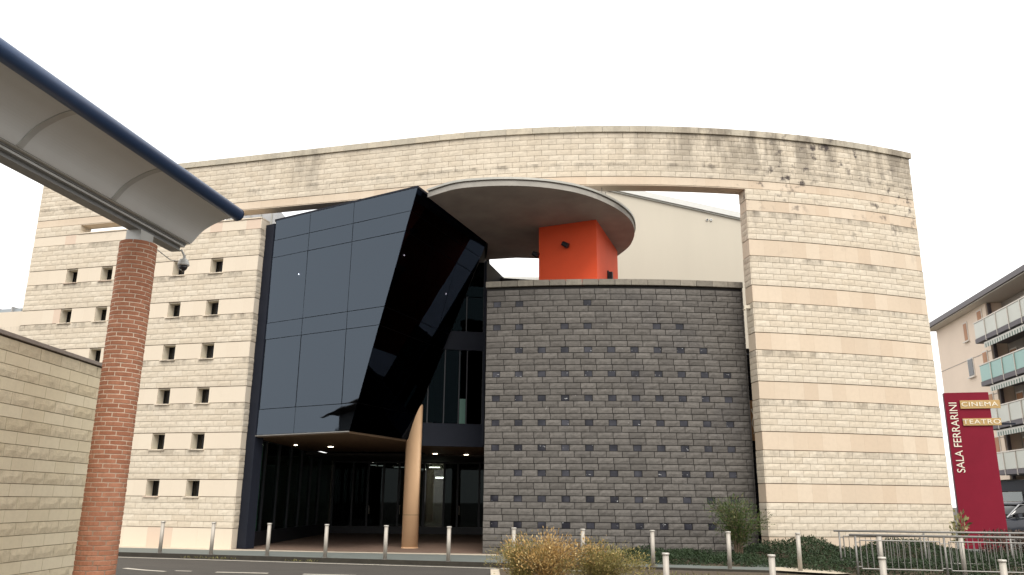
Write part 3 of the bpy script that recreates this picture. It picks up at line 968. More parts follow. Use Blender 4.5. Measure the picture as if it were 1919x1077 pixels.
# ------------------------------------------------------------------ concrete disc roof and orange tower
disc = thing('concrete_disc_roof', 'flat round grey concrete roof slab poking through the wall opening above the orange tower', 'roof', loc=(0, 25.5, 10.45))
ctrl = [(-2.56, 22.86), (-1.72, 22.2), (-.91, 21.95), (-.09, 21.87), (.77, 21.95), (1.49, 22.18), (2.05, 22.48), (2.65, 22.99), (3.27, 23.74), (3.75, 24.6), (4.03, 25.48), (4.17, 26.48), (4.14, 27.57), (3.88, 28.7)]
back = [(2.2, 29.08), (.99, 29.1), (.14, 29.05), (-1.0, 29.33), (-.86, 27.36)]
def catmull(P, n=6):
    out = []
    for i in range(len(P) - 1):
        p0, p1, p2, p3 = P[max(i - 1, 0)], P[i], P[i + 1], P[min(i + 2, len(P) - 1)]
        for k in range(n):
            t = k / n
            out.append(tuple(.5 * (2 * p1[j] + (p2[j] - p0[j]) * t + (2 * p0[j] - 5 * p1[j] + 4 * p2[j] - p3[j]) * t * t + (3 * p1[j] - p0[j] - 3 * p2[j] + p3[j]) * t ** 3) for j in (0, 1)))
    return out + [P[-1]]
front = catmull(ctrl)
outl = front + back
cen = (.8, 25.8)
def grow(P, d):
    out = []
    for x, y in P:
        v = Vector((x - cen[0], y - cen[1])); v = v * (1 + d / v.length); out.append((cen[0] + v.x, cen[1] + v.y))
    return out
b = MB(); b.prism(outl, 10.45, 10.66); o = b.build('slab', M['concrete'], disc)
def rimband(P, d0, d1, z0, z1):
    a, c = grow(P, d0), grow(P, d1)
    bot = [(x, y, z0) for x, y in a + c[::-1]]; top = [(x, y, z1) for x, y in a + c[::-1]]
    n = len(a); vs = []; fs = []
    for (x, y), (x2, y2) in zip(a, c): vs += [(x, y, z0), (x2, y2, z0), (x2, y2, z1), (x, y, z1)]
    for i in range(n - 1):
        k = i * 4
        for j in range(4): fs.append((k + j, k + (j + 1) % 4, k + 4 + (j + 1) % 4, k + 4 + j))
    fs += [(0, 1, 2, 3), tuple(len(vs) - 4 + i for i in (3, 2, 1, 0))]
    return vs, fs
b = MB(); b.add(*rimband(front, .002, .03, 10.445, 10.60)); b.build('rim', M['concrete_rim'], disc)
for i in range(0, len(front) - 7, 7):
    seg = front[i:i + 8]
    b = MB(); b.add(*rimband(seg, -.25, .075, 10.635, 10.70)); b.build('flashing', M['flashing'], disc)
b = MB(); b.prism(outl, 10.66, 10.68); b.build('roof_felt', M['grey_sheet'], disc)
# little railing hook on top
b = MB(); b.tube((2.75, 23.3, 10.68), (2.75, 23.3, 11.0), .012, 6); b.tube((2.86, 23.3, 10.68), (2.86, 23.3, 10.86), .012, 6); b.build('antenna', M['galv'], disc)

K, Lp, Rp = Vector((2.71, 24.68, 0)), Vector((.88, 25.53, 0)), Vector((3.83, 28.05, 0))
tw = thing('orange_tower', 'bright orange rendered lift tower under the concrete disc', 'tower', loc=(2.4, 26.2, 7.5))
B4 = Lp + Rp - K
b = MB(); b.prism([(p.x, p.y) for p in (K, Rp, B4, Lp)], 5.0, 10.447); b.build('body', M['orange'], tw)
def spot(p, d, parent):
    d = Vector(d).normalized(); p = Vector(p)
    b = MB(); b.tube(p, p + d * .10, .03, 8); o = b.build('spotlight', M['black_metal'], parent)
    b = MB(); q = p + d * .12; b.tube(q + Vector((-.08, 0, .05)), q + Vector((.1, -.06, -.07)), .075, 12, .095); b.build('spot_head', M['black_metal'], parent)
nlf = Vector((-.421, -.907, 0)); 
spot((1.76, 25.12, 9.69), nlf, tw); spot((.88, 25.6, 9.52), (-1, -.2, 0), tw)
rd_ = (Rp - K).normalized(); nr = Vector((rd_.y, -rd_.x, 0))
q = K + rd_ * 1.75 + Vector((0, 0, 8.92))
mm = Matrix.Translation(q) @ nr.to_track_quat('X', 'Z').to_matrix().to_4x4()
b = MB(); b.box((.0, -.14, -.25), (.05, .14, .25), mm); b.box((.05, -.07, -.28), (.16, .07, .22), mm); b.build('wall_lamp', M['black_metal'], tw)

# ------------------------------------------------------------------ hall behind
hall = thing('auditorium_hall', 'plain cream rendered hall with a sloping roof edge seen through the wall opening', 'building', loc=(8, 36, 0))
gab = [(2.6, 0), (14.0, 0), (14.0, 12.98), (2.6, 15.56)]
b = MB(); b.add([(x, 34, z) for x, z in gab] + [(x, 46, z) for x, z in gab], [(0, 1, 2, 3), (7, 6, 5, 4)] + [(i, (i + 1) % 4, 4 + (i + 1) % 4, 4 + i) for i in range(4)])
b.build('wall', M['hall'], hall)
sl_ = (12.98 - 15.56) / (14.0 - 2.6)
def hz(x): return 15.56 + sl_ * (x - 2.6)
b = MB()
b.add([(x, y, hz(x) + dz) for y in (33.86, 46.1) for x, dz in ((2.5, .04), (14.2, .04), (14.2, .30), (2.5, .30))], [(0, 1, 2, 3), (7, 6, 5, 4)] + [(i, (i + 1) % 4, 4 + (i + 1) % 4, 4 + i) for i in range(4)])
b.build('roof_flashing', M['hall_trim'], hall)
b = MB()
b.add([(x, y, hz(x) + dz) for y in (33.93, 33.995) for x, dz in ((2.5, -.03), (14.2, -.03), (14.2, .035), (2.5, .035))], [(0, 1, 2, 3), (7, 6, 5, 4)] + [(i, (i + 1) % 4, 4 + (i + 1) % 4, 4 + i) for i in range(4)])
b.build('gutter_line', M['flashing'], hall)
for x in (8.69, 8.86):
    b = MB(); b.tube((x, 33.94, 13.82), (x, 33.998, 13.82), .055, 14); o = b.build('vent', M['hall_trim'], hall)
    b = MB(); b.tube((x, 33.93, 13.82), (x, 33.938, 13.82), .036 if x < 8.7 else .02, 12); c = b.build('vent_hole', M['black_metal'], o)
    c.matrix_local = Matrix.Identity(4)
low = thing('low_rear_parapet', 'low cream parapet with a pale cap far behind the opening, left of the orange tower', 'building', loc=(0, 41, 0))
b = MB(); b.box((-4, 40, 0), (2.4, 44, 12.60)); b.build('wall', M['hall'], low)
b = MB(); b.box((-4.05, 39.92, 12.60), (2.45, 44.1, 12.74)); b.build('cap', M['hall_trim'], low)
gr = thing('grey_roof_box', 'light grey sheet metal roof box glimpsed through the long slot', 'roof', loc=(-10, 31, 10))
b = MB(); b.box((-11.3, 30, 9.6), (-9.3, 34, 12.72)); b.build('casing', M['grey_sheet'], gr)
for i in range(5):
    b = MB(); b.box((-11.2 + i * .42, 29.96, 9.7), (-11.16 + i * .42, 29.995, 12.7)); b.build('seam', M['flashing'], gr)

# ------------------------------------------------------------------ near limestone wall on the left
lw = thing('near_stone_wall', 'near pale block wall with thin coping beside the brick column at the left edge', 'wall', loc=(-7.8, 13, 0))
b = MB(); b.box((-8.0, 2, 0), (-7.63, 15.6, 3.9)); b.build('wall_core', M['block_mortar'], lw)
BW, BH = .61, .1935
pa = Pieces('smooth_block', lw, M['block_a']); pb = Pieces('pitted_block', lw, M['block_b'])
bm_a = [face_mesh('smooth_block', BW - .008, BH - .010, .03, .0, 2, 1, .003, k) for k in range(3)]
bm_b = [face_mesh('pitted_block', BW - .008, BH - .010, .034, .006, 4, 2, .005, 60 + k) for k in range(5)]
for i in range(21):
    zc = 3.905 - BH * (i + .5)
    if zc < 0: break
    y = 8.0 + (.30 if i % 2 else 0) + (i % 3) * .03
    while y < 15.6:
        rough_ = i % 2 == 0
        (pb if rough_ else pa).put(random.choice(bm_b if rough_ else bm_a), (-7.632, y + BW / 2, zc), PI / 2, 1, 1, (BW, BH))
        y += BW
pa.build(); pb.build()
y = 2.0
while y < 15.6:
    b = MB(); b.box((-8.04, y, 3.92), (-7.56, min(y + 1.2, 15.64) - .006, 3.985)); b.build('coping_slab', M['wall_coping'], lw, bevel=.006); y += 1.2

# ------------------------------------------------------------------ brick column
CC = Vector((-6.125, 12.5888, 0))
bc = thing('brick_column', 'round red brick column carrying the end of the curved canopy', 'column', loc=CC)
b = MB(); b.lathe([(.2812, -.1), (.2812, 5.57)], CC, 48); b.build('mortar_core', M['brick_mortar'], bc, smooth=True)
cr = .287
def brick_mesh(seed):
    r = random.Random(seed)
    n = 4; half = math.radians(360 / 7 / 2) - .012 / cr / 2 - .004
    vs = []; fs = []
    h = .058; ch = .004
    dr0 = r.uniform(-.002, .003)
    for i in range(n + 1):
        a = -half + 2 * half * i / n
        ed = .003 if i in (0, n) else 0
        for rr, z in ((.27, -h / 2), (cr + dr0 - ed - .004, -h / 2), (cr + dr0 - ed, -h / 2 + ch), (cr + dr0 - ed, h / 2 - ch), (cr + dr0 - ed - .004, h / 2), (.27, h / 2)):
            vs.append((rr * math.sin(a), -rr * math.cos(a), z + r.uniform(-.001, .001)))
    for i in range(n):
        for j in range(5):
            a = i * 6 + j; fs.append((a, a + 6, a + 7, a + 1))
    fs += [tuple(range(6)), tuple(n * 6 + j for j in reversed(range(6)))]
    me = bpy.data.meshes.new('brick'); me.from_pydata(vs, [], fs)
    bm = bmesh.new(); bm.from_mesh(me); bmesh.ops.recalc_face_normals(bm, faces=bm.faces); bm.to_mesh(me); bm.free()
    return me
bms = [brick_mesh(k) for k in range(8)]
bp_ = Pieces('brick', bc, M['brick'])
ring = .0692
nr_ = int(5.58 / ring)
for i in range(nr_ + 1):
    ph0 = (i % 2) * PI / 7 + random.uniform(-.05, .05) + i * .13
    for k in range(7):
        a = ph0 + 2 * PI * k / 7
        a = (a + PI) % (2 * PI) - PI
        # the sort needs the face position: pieces sit at the axis, so weight by facing
        me = random.choice(bms)
        loc = (CC.x, CC.y, ring * (i + .5))
        q = px((CC.x + cr * math.sin(a), CC.y - cr * math.cos(a), loc[2]))
        view = Vector((CC.x, CC.y, 0)).normalized(); nrm = Vector((math.sin(a), -math.cos(a), 0))
        vis = max(0, -nrm.dot(view)) if q and q[1] < 1085 else 0
        bp_.it.append((vis / (q[2] ** 2) if q else 0, me, loc, a, 1, 1))
bp_.build()
b = MB(); mt = Matrix.Translation((CC.x, CC.y, 0)) @ Matrix.Rotation(-math.atan2(.16846, .98571), 4, 'Z')
b.box((-.13, -.17, 5.58), (.13, .17, 5.80), mt); b.build('bearing_block', M['canopy_beam'], bc)

# ------------------------------------------------------------------ canopy
dcv = Vector((.16846, .98571, 0)); nu = Vector((.98571, -.16846, 0))
can = thing('curved_canopy', 'curved grey canopy with a blue edge tube on the brick column, upper left', 'canopy', loc=CC + Vector((0, 0, 5.8)))
def cw(t, u, z): return CC + dcv * t + nu * u + Vector((0, 0, z))
T0, T1 = -11.0, 1.078
def ext(prof, t0, t1, name, m, smooth=False, parent=can):
    b = MB(); b.hexa([cw(t0, u, z) for u, z in prof], [cw(t1, u, z) for u, z in prof]); return b.build(name, M[m], parent, smooth)
ext([(-.10, 5.80), (.10, 5.80), (.10, 5.815), (-.10, 5.815)], T0, T1 - .03, 'bottom_flange', 'canopy_dark')
ext([(-.07, 5.815), (.07, 5.815), (.07, 5.875), (-.07, 5.875)], T0, T1 - .04, 'beam_web', 'canopy_dark')
ext([(-.15, 5.875), (.15, 5.875), (.15, 5.91), (-.15, 5.91)], T0, T1 - .02, 'mid_flange', 'canopy_beam')
ext([(-.10, 5.91), (.17, 5.91), (.17, 5.935), (-.10, 5.935)], T0, T1 - .02, 'shadow_gap', 'canopy_dark')
ext([(-.2, 5.935), (.235, 5.935), (.235, 5.97), (-.2, 5.97)], T0, T1, 'top_flange', 'canopy_beam')
arc = catmull([(.25, 5.945), (.30, 6.0), (.385, 6.105), (.50, 6.205), (.68, 6.303), (.85, 6.368), (1.04, 6.405)], 4)
def sheetprof(P, th):
    out = []
    for i, p in enumerate(P):
        a = P[max(i - 1, 0)]; c = P[min(i + 1, len(P) - 1)]
        d = Vector((c[0] - a[0], c[1] - a[1])).normalized()
        out.append((p[0] - d.y * th, p[1] + d.x * th))
    return out
up_ = sheetprof(arc, .035)
def shell(lo, hi, t0, t1, name, m):
    n = len(lo); vs = []
    for t in (t0, t1):
        vs += [cw(t, u, z) for u, z in lo] + [cw(t, u, z) for u, z in hi]
    fs = []; k = 2 * n
    for i in range(n - 1):
        fs += [(i, i + 1, k + i + 1, k + i), (n + i, k + n + i, k + n + i + 1, n + i + 1), (i, n + i, n + i + 1, i + 1), (k + i, k + i + 1, k + n + i + 1, k + n + i)]
    fs += [(0, k, k + n, n), (n - 1, 2 * n - 1, k + 2 * n - 1, k + n - 1)]
    b = MB(); b.add(vs, fs); return b.build(name, M[m], can)
shell(arc, up_, T0, T1, 'soffit_shell', 'canopy_under')
inn = sheetprof(arc, -.012)
for t in (-4.9, -3.0, -1.1):
    shell(inn[1:-1], arc[1:-1], t - .05, t + .05, 'rib', 'canopy_beam')
b = MB(); b.tube(cw(T0, 1.075, 6.46), cw(T1 + .02, 1.075, 6.46), .115, 28); b.build('edge_tube', M['blue_tube'], can, smooth=True)
b = MB(); b.tube(cw(T1 + .015, 1.075, 6.46), cw(T1 + .03, 1.075, 6.46), .119, 24); b.build('tube_cap', M['slate_metal'], can)
b = MB(); b.box((0, 0, 0), (.03, .02, .05), Matrix.Translation(cw(T1, 1.05, 6.35))); b.build('end_clip', M['slate_metal'], can)

# dome camera hanging from the beam end
sx, sy = -5.80, 13.64
scm = thing('security_camera', 'grey white dome security camera hanging below the canopy end', 'camera', loc=(sx, sy, 5.5))
b = MB(); b.tube((sx - .05, sy - .05, 5.83), (sx, sy, 5.72), .018, 8); b.tube((sx, sy, 5.74), (sx, sy, 5.66), .025, 10); b.build('arm', M['white_plastic'], scm)
b = MB(); b.lathe([(.025, 5.68), (.07, 5.655), (.088, 5.61), (.098, 5.575), (.10, 5.555), (.075, 5.545)], (sx, sy, 0), 20); b.build('housing', M['white_plastic'], scm, smooth=True)
b = MB(); b.lathe([(.074, 5.548), (.07, 5.51), (.052, 5.475), (.025, 5.457), (.004, 5.453)], (sx, sy, 0), 20); b.build('dome', M['smoke'], scm, smooth=True)
b = MB()
for i in range(10):
    a0, a1 = PI * (.55 + i * .075), PI * (.55 + (i + 1) * .075)
    b.tube((sx + .08 * math.cos(a0), sy - .03, 5.545 + .085 * math.sin(a0) * (-1 if math.sin(a0) > 0 else 1)), (sx + .08 * math.cos(a1), sy - .03, 5.545 + .085 * math.sin(a1) * (-1 if math.sin(a1) > 0 else 1)), .008, 6)
b.build('ring', M['white_plastic'], scm)
cb = thing('camera_cable', 'thin cable running from the brick column towards the dome camera', 'cable', loc=(-5.85, 12.7, 5.5))
b = MB(); b.tube((-5.87, 12.70, 5.55), (-5.80, 13.1, 5.49), .008, 6); b.tube((-5.80, 13.1, 5.49), (-5.79, 13.55, 5.60), .006, 6); b.build('cable', M['canopy_beam'], cb)

# ------------------------------------------------------------------ steel bollards
def make_bollard(label, h=.85):
    t = thing('steel_bollard', label, 'bollard', 'steel bollards along the pavement edge')
    b = MB(); b.lathe([(.050, 0), (.050, h - .035)], (0, 0, 0), 18); o = b.mesh('post', True); mesh_obj('post', o, M['steel'], t, Matrix.Identity(4))
    b = MB(); b.lathe([(.056, h - .035), (.062, h - .03), (.062, h - .006), (.056, h)], (0, 0, 0), 18); o = b.mesh('cap', True); mesh_obj('cap', o, M['steel_cap'], t, Matrix.Identity(4))
    b = MB(); b.lathe([(.075, 0), (.075, .012), (.052, .016)], (0, 0, 0), 18); o = b.mesh('base_plate'); mesh_obj('base_plate', o, M['galv'], t, Matrix.Identity(4))
    return t
bl_labels = ['slim steel bollard before the pale stone plinth, nearest the brick column',
    'slim steel bollard before the pale stone pier, just left of the black glass corner',
    'slim steel bollard before the dark left glazing, nearest the pale stone pier',
    'slim steel bollard before the dark doorway, midway between stone pier and tan column',
    'slim steel bollard standing just left of the tan column',
    'slim steel bollard between the tan column and the dark stone wall',
    'slim steel bollard at the dark wall corner, beside the reddish shrub',
    'slim steel bollard rising from behind the golden shrub',
    'slim steel bollard before the dark stone wall, right of the golden and olive shrubs',
    'slim steel bollard standing before the leafy green bush',
    'slim steel bollard before the dark juniper, left of the metal railing',
    'slim steel bollard before the first panel of the metal railing',
    'slim steel bollard before the metal railing, under the red sign']
proto = None
def clone(src, loc, label):
    r = src.copy(); C.objects.link(r); r.location = loc; r['label'] = label
    for ch in src.children:
        c = ch.copy(); C.objects.link(c); c.parent = r
    return r
proto = make_bollard(bl_labels[0])
bxs = [-9.64, -8.1, -6.46, -4.83, -3.2, -1.54, .11, 1.80, 3.44, 5.16, 6.68, 8.38, 10.02]
for i, x in enumerate(bxs):
    loc = (x, yo(x) + .10, .1)
    if i == 0: proto.location = loc
    else: clone(proto, loc, bl_labels[i])
for (x, y), lb in zip(((2.56, 13.85), (4.24, 13.68), (5.88, 13.35), (7.57, 13.0)),
        ('nearer thick looking steel bollard cut by the bottom edge, right of the olive shrub',
         'nearer thick looking steel bollard cut by the bottom edge, below the leafy bush',
         'nearer thick looking steel bollard cut by the bottom edge, before the railing panel',
         'nearer thick looking steel bollard at the bottom edge, the farthest right one')):
    clone(proto, (x, y, -.05), lb)

# ------------------------------------------------------------------ vegetation
def leaf_mesh(name, P, size, aspect=2.2, up=.3, dirs=None, rnd=None, tri=False):
    P = np.asarray(P); n = len(P)
    d = rng.normal(size=(n, 3)) if dirs is None else dirs + rng.normal(size=(n, 3)) * .35
    d[:, 2] += up; d /= np.linalg.norm(d, axis=1)[:, None]
    s = rng.normal(size=(n, 3)); s -= (s * d).sum(1)[:, None] * d; s /= np.linalg.norm(s, axis=1)[:, None]
    L = size * rng.uniform(.6, 1.3, n)[:, None]; W = L / aspect
    nrm = np.cross(d, s)
    V = np.stack([P, P + d * L * .5 + s * W * .5 + nrm * W * .1, P + d * L, P + d * L * .5 - s * W * .5 + nrm * W * .1], 1).reshape(-1, 3)
    me = bpy.data.meshes.new(name)
    me.vertices.add(4 * n); me.vertices.foreach_set("co", V.ravel())
    me.loops.add(4 * n); me.loops.foreach_set("vertex_index", np.arange(4 * n))
    me.polygons.add(n); me.polygons.foreach_set("loop_start", np.arange(n) * 4); me.polygons.foreach_set("loop_total", np.full(n, 4))
    me.update(calc_edges=True)
    r = rng.random(n) if rnd is None else rnd
    at_ = me.attributes.new("rnd", 'FLOAT', 'POINT'); at_.data.foreach_set("value", np.repeat(r, 4))
    return me

# juniper ground cover
def inner(x): return yo(x) + 1.05 if x < 6.4 else max(18.6, yo(6.4) + 1.05 - (x - 6.4) * 1.4)
def outer(x): return 24.0 if x < 7.2 else 23.35 + .03 * (x - 7.2) ** 2 * .6
def hgt(x, y):
    x = np.asarray(x); y = np.asarray(y)
    base = np.where(x < 7.0, .20, .27)
    lump = .36 * np.exp(-((x - 8.0) / 1.0) ** 2 - ((y - 22.6) / .9) ** 2) + .36 * np.exp(-((x - 10.6) / .9) ** 2 - ((y - 22.3) / .9) ** 2) + .12 * np.exp(-((x - 6.6) / .5) ** 2 - ((y - 22.6) / .8) ** 2)
    lump = lump + .05 * np.sin(x * 2.3 + y) + .04 * np.sin(3.7 * x - 2.1 * y) + .03 * np.sin(7 * x + 5 * y)
    return .1 + base + lump
def edge_fade(x, y):
    a = np.array([inner(v) for v in x]); b_ = np.array([outer(v) for v in x])
    return np.clip((y - a) / .35, 0, 1) * np.clip((x - 2.3) / .9, 0, 1)
n = 130000
X = rng.uniform(2.3, 15.5, n); Y = rng.uniform(18.4, 25.5, n)
ok = (Y > np.array([inner(v) for v in X])) & (Y < np.array([outer(v) for v in X]))
X, Y = X[ok], Y[ok]
fd = edge_fade(X, Y)
H = .1 + (hgt(X, Y) - .1) * fd
Z = H - rng.random(len(X)) ** 2 * .22 * fd - .02
clump = .5 + .5 * np.sin(X * 5.1 + 1.7 * np.sin(Y * 4)) * np.sin(Y * 4.3 + X)
rn = np.clip(.15 + .55 * clump * rng.random(len(X)) + .25 * rng.random(len(X)), 0, 1)
me = leaf_mesh('juniper_ground_cover', np.c_[X, Y, Z], .085, 4, .15, rnd=rn)
o = mesh_obj('juniper_ground_cover', me, M['juniper']); o['kind'] = 'stuff'; o['label'] = 'dark green juniper ground cover spreading below the stone walls'; o['category'] = 'ground cover'
# soil mound under it
gx = np.linspace(2.2, 15.6, 80); gy = np.linspace(18.2, 25.6, 45)
vs = []; 
for y in gy:
    for x in gx:
        inn_ = inner(x) - .02 < y < outer(x) + .5
        f = float(edge_fade(np.array([x]), np.array([y]))[0])
        vs.append((x, y, .104 + (float(hgt(x, y)) - .3) * f if inn_ and f > 0 else .06))
fs = [(j * 80 + i, j * 80 + i + 1, (j + 1) * 80 + i + 1, (j + 1) * 80 + i) for j in range(44) for i in range(79)]
b = MB(); b.add(vs, fs); struct(b.build('garden_soil', M['soil'], smooth=True))
# light ramp strip
sheet('ramp_strip', [(6.3, 20.55), (7.9, 20.2), (7.9, 19.0), (7.2, 18.7), (6.0, 19.55)], .115, M['kerb'])

def shrub(name, label, cat, base, stems, leaf_mat, leaf_size, aspect, n_leaf, spread, h, seed, upb=.3, stem_r=.012, low=.25, spherical=True):
    r = random.Random(seed)
    t = thing(name, label, cat, loc=base)
    b = MB(); P = []; D = []
    tips = []
    for i in range(stems):
        a = r.uniform(0, 2 * PI); k = r.random() ** .6
        x0, y0 = base[0] + .25 * spread[0] * k * math.cos(a) * .6, base[1] + .25 * spread[1] * k * math.sin(a) * .6
        p = Vector((x0, y0, base[2]))
        hh = h * r.uniform(.6, 1.05) * (1 - .25 * k)
        tgt = Vector((base[0] + spread[0] * k * math.cos(a), base[1] + spread[1] * k * math.sin(a), base[2] + hh))
        last = p; m_ = 6
        for j in range(1, m_ + 1):
            f = j / m_
            q = p.lerp(tgt, f); q.x -= (tgt.x - p.x) * .35 * math.sin(PI * f) ; q.y -= (tgt.y - p.y) * .35 * math.sin(PI * f)
            q.z += .06 * h * math.sin(PI * f); q += Vector((r.uniform(-.02, .02), r.uniform(-.02, .02), 0))
            b.tube(last, q, stem_r * (1 - .75 * (j - 1) / m_), 5, stem_r * (1 - .75 * j / m_))
            if f > low: tips.append((q.copy(), (q - last).normalized(), f))
            last = q
    b.build('stem', M['bark'], t)
    per = max(1, n_leaf // len(tips))
    for q, d, f in tips:
        for _ in range(max(1, int(per * r.uniform(.3, 1.8)))):
            o = Vector((r.gauss(0, 1), r.gauss(0, 1), r.gauss(0, 1))) * (.075 * h ** .5)
            P.append(tuple(q + o)); D.append(tuple((d * .8 + o.normalized() * .8)))
    me = leaf_mesh('foliage', np.array(P), leaf_size, aspect, upb, np.array(D))
    mesh_obj('foliage', me, M[leaf_mat], t)
    return t

shrub('leafy_bush', 'loose green leafy bush at the right foot of the dark stone wall', 'bush', (6.05, 22.3, .25), 34, 'leaf', .085, 4.5, 5200, (.85, .55), 1.6, 3, .1, .012, .22)
shrub('golden_shrub', 'dry golden orange shrub at the bottom edge, in front of the dark stone wall', 'shrub', (.72, 15.2, .1), 90, 'gold_leaf', .052, 3.0, 9000, (.92, .9), .93, 5, .5, .006, .25)
shrub('olive_shrub', 'olive green twiggy shrub growing against the right side of the golden one', 'shrub', (1.62, 15.3, .1), 90, 'olive_leaf', .05, 4.0, 12000, (.98, .9), .74, 9, .5, .005, .2)
shrub('reddish_shrub', 'reddish brown twiggy shrub at the left flank of the golden one', 'shrub', (.22, 15.2, .1), 70, 'olive_leaf', .048, 4.0, 8000, (.58, .7), .84, 12, .5, .005, .2)
shrub('garden_plant', 'sparse pale leaved plant between railing and pale stone wall, left of the red sign', 'plant', (12.45, 23.3, .3), 7, 'pale_leaf', .15, 2.2, 190, (.34, .3), 1.2, 21, .0, .009, .3)
# weeds along the kerb
P = []
for i in range(1500):
    x = rng.uniform(-10, 9)
    if math.sin(x * 2.1) + math.sin(x * .77 + 1) < .55: continue
    P.append((x, yo(x) - rng.random() * .14 + .0, .01))
me = leaf_mesh('kerb_weeds', np.array(P), .07, 5, 1.2)
o = mesh_obj('kerb_weeds', me, M['weed']); o['kind'] = 'stuff'; o['label'] = 'low dry weeds growing in the gutter along the kerb'; o['category'] = 'weeds'
P = []
for i in range(2600):
    a = rng.random(); x = .2 + 13.5 * a; y = 18.6 - .255 * (x - .4) * 1.02 - rng.random() ** 2 * 2.4
    P.append((x, y, .12))
me = leaf_mesh('island_grass', np.array(P), .10, 7, 1.3)
o = mesh_obj('island_grass', me, M['weed']); o['kind'] = 'stuff'; o['label'] = 'short dry grass on the planted traffic island'; o['category'] = 'grass'
# brown hedge right behind the railing
P = np.c_[rng.uniform(12.6, 18.5, 9000), rng.uniform(22.0, 22.7, 9000), rng.uniform(.15, .95, 9000)]
me = leaf_mesh('brown_hedge', P, .09, 2.5, .3)
o = mesh_obj('brown_hedge', me, M['brown_hedge']); o['label'] = 'low brown winter hedge behind the metal railing, in front of the red sign'; o['category'] = 'hedge'

# ------------------------------------------------------------------ metal railings on the ramp
def railing(name, label, p0, d, L, ztop, zbot, panel, cat='railing', base=.0):
    t = thing(name, label, cat, loc=(p0[0], p0[1], base))
    d = Vector((d[0], d[1], 0)).normalized(); p0 = Vector((p0[0], p0[1], 0))
    def P(s, z): return p0 + d * s + Vector((0, 0, z))
    b = MB(); b.tube(P(-.12, ztop), P(L, ztop), .024, 10); b.build('handrail', M['galv'], t, True)
    s = 0.0
    while s < L:
        b = MB(); b.tube(P(s, base), P(s, ztop - .02), .022, 8); b.build('post', M['galv'], t, True)
        a, c = s + .09, min(s + panel - .09, L)
        for z in (zbot, ztop - .11):
            b = MB(); b.tube(P(a, z), P(c, z), .014, 6); b.build('rail', M['galv'], t)
        b = MB()
        for z in (zbot + .04, ztop - .15):
            b.tube(P(s, z), P(a, z), .010, 6)
            if c < L: b.tube(P(c, z), P(s + panel, z), .010, 6)
        b.build('bracket', M['galv'], t)
        k = max(2, int(round((c - a) / .125)))
        for i in range(k + 1):
            q = a + (c - a) * i / k
            rr = .014 if i in (0, k) else .008
            b = MB(); b.tube(P(q, zbot), P(q, ztop - .11), rr, 6); b.build('baluster', M['galv'], t)
        s += panel
    return t
railing('front_railing', 'front galvanised metal railing with thin balusters along the ramp', (7.52, 18.3), (.972, -.20), 7.5, .955, .26, 1.78)
railing('rear_railing', 'rear galvanised railing behind the front one, close to the juniper', (7.75, 19.75), (.985, -.10), 7.5, .99, .30, 1.9)

# ------------------------------------------------------------------ red sign pylon
sg = thing('red_sign_pylon', 'tall dark red sign pylon with SALA FERRARINI lettering and gold CINEMA and TEATRO plates', 'sign', loc=(16.9, 29.9, 0))
sdv = Vector((.968, -.25, 0)).normalized(); snv = Vector((sdv.y, -sdv.x, 0))
SP = Vector((16.2, 30.1, 0))
def sp(u, z, o=0.0): return SP + sdv * u + snv * o + Vector((0, 0, z))
def sbox(name, u_0, u_1, z0, z1, o0, o1, m):
    b = MB(); b.hexa([sp(u_0, z0, o0), sp(u_1, z0, o0), sp(u_1, z0, o1), sp(u_0, z0, o1)], [sp(u_0, z1, o0), sp(u_1, z1, o0), sp(u_1, z1, o1), sp(u_0, z1, o1)])
    return b.build(name, M[m], sg, bevel=.004)
SW = 1.50
sbox('panel', 0, SW, .1, 5.66, 0, -.06, 'sign_red')
sbox('body', .01, SW - .01, .1, 5.655, -.061, -.26, 'sign_edge')
sbox('plate', .50, 1.83, 5.06, 5.36, .05, .005, 'gold')
sbox('plate', .52, 1.78, 4.44, 4.70, .05, .005, 'gold')
sbox('arm', 1.785, 2.25, 4.46, 4.52, .02, -.02, 'slate_metal')
def text(body, size, mat4, parent, m, name, sx=1.0, space=1.0):
    cu = bpy.data.curves.new(name, 'FONT')
    cu.body = body; cu.size = size; cu.extrude = .008; cu.space_character = space
    cu.align_x = 'CENTER'; cu.align_y = 'CENTER'
    ob = bpy.data.objects.new(name, cu)
    dg = bpy.context.evaluated_depsgraph_get()
    C.objects.link(ob)
    dg.update()
    me = bpy.data.meshes.new_from_object(ob.evaluated_get(dg))
    C.objects.unlink(ob); bpy.data.objects.remove(ob)
    me.name = name
    me.materials.clear()
    me.transform(mat4 @ Matrix.Diagonal((sx, 1, 1, 1)))
    return mesh_obj(name, me, M[m], parent)
def tmat(u, z, o, rot=0.0):
    m = Matrix((sdv, Vector((0, 0, 1)), snv)).transposed().to_4x4()
    m.translation = sp(u, z, o)
    return m @ Matrix.Rotation(rot, 4, 'Z')
text('SALA FERRARINI', .385, tmat(.27, 4.03, .012, PI / 2), sg, 'letter', 'lettering', .92, 1.0)
text('CINEMA', .225, tmat(1.14, 5.21, .055), sg, 'letter', 'lettering', 1.4, 1.08)
text('TEATRO', .225, tmat(1.14, 4.57, .055), sg, 'letter', 'lettering', 1.4, 1.08)

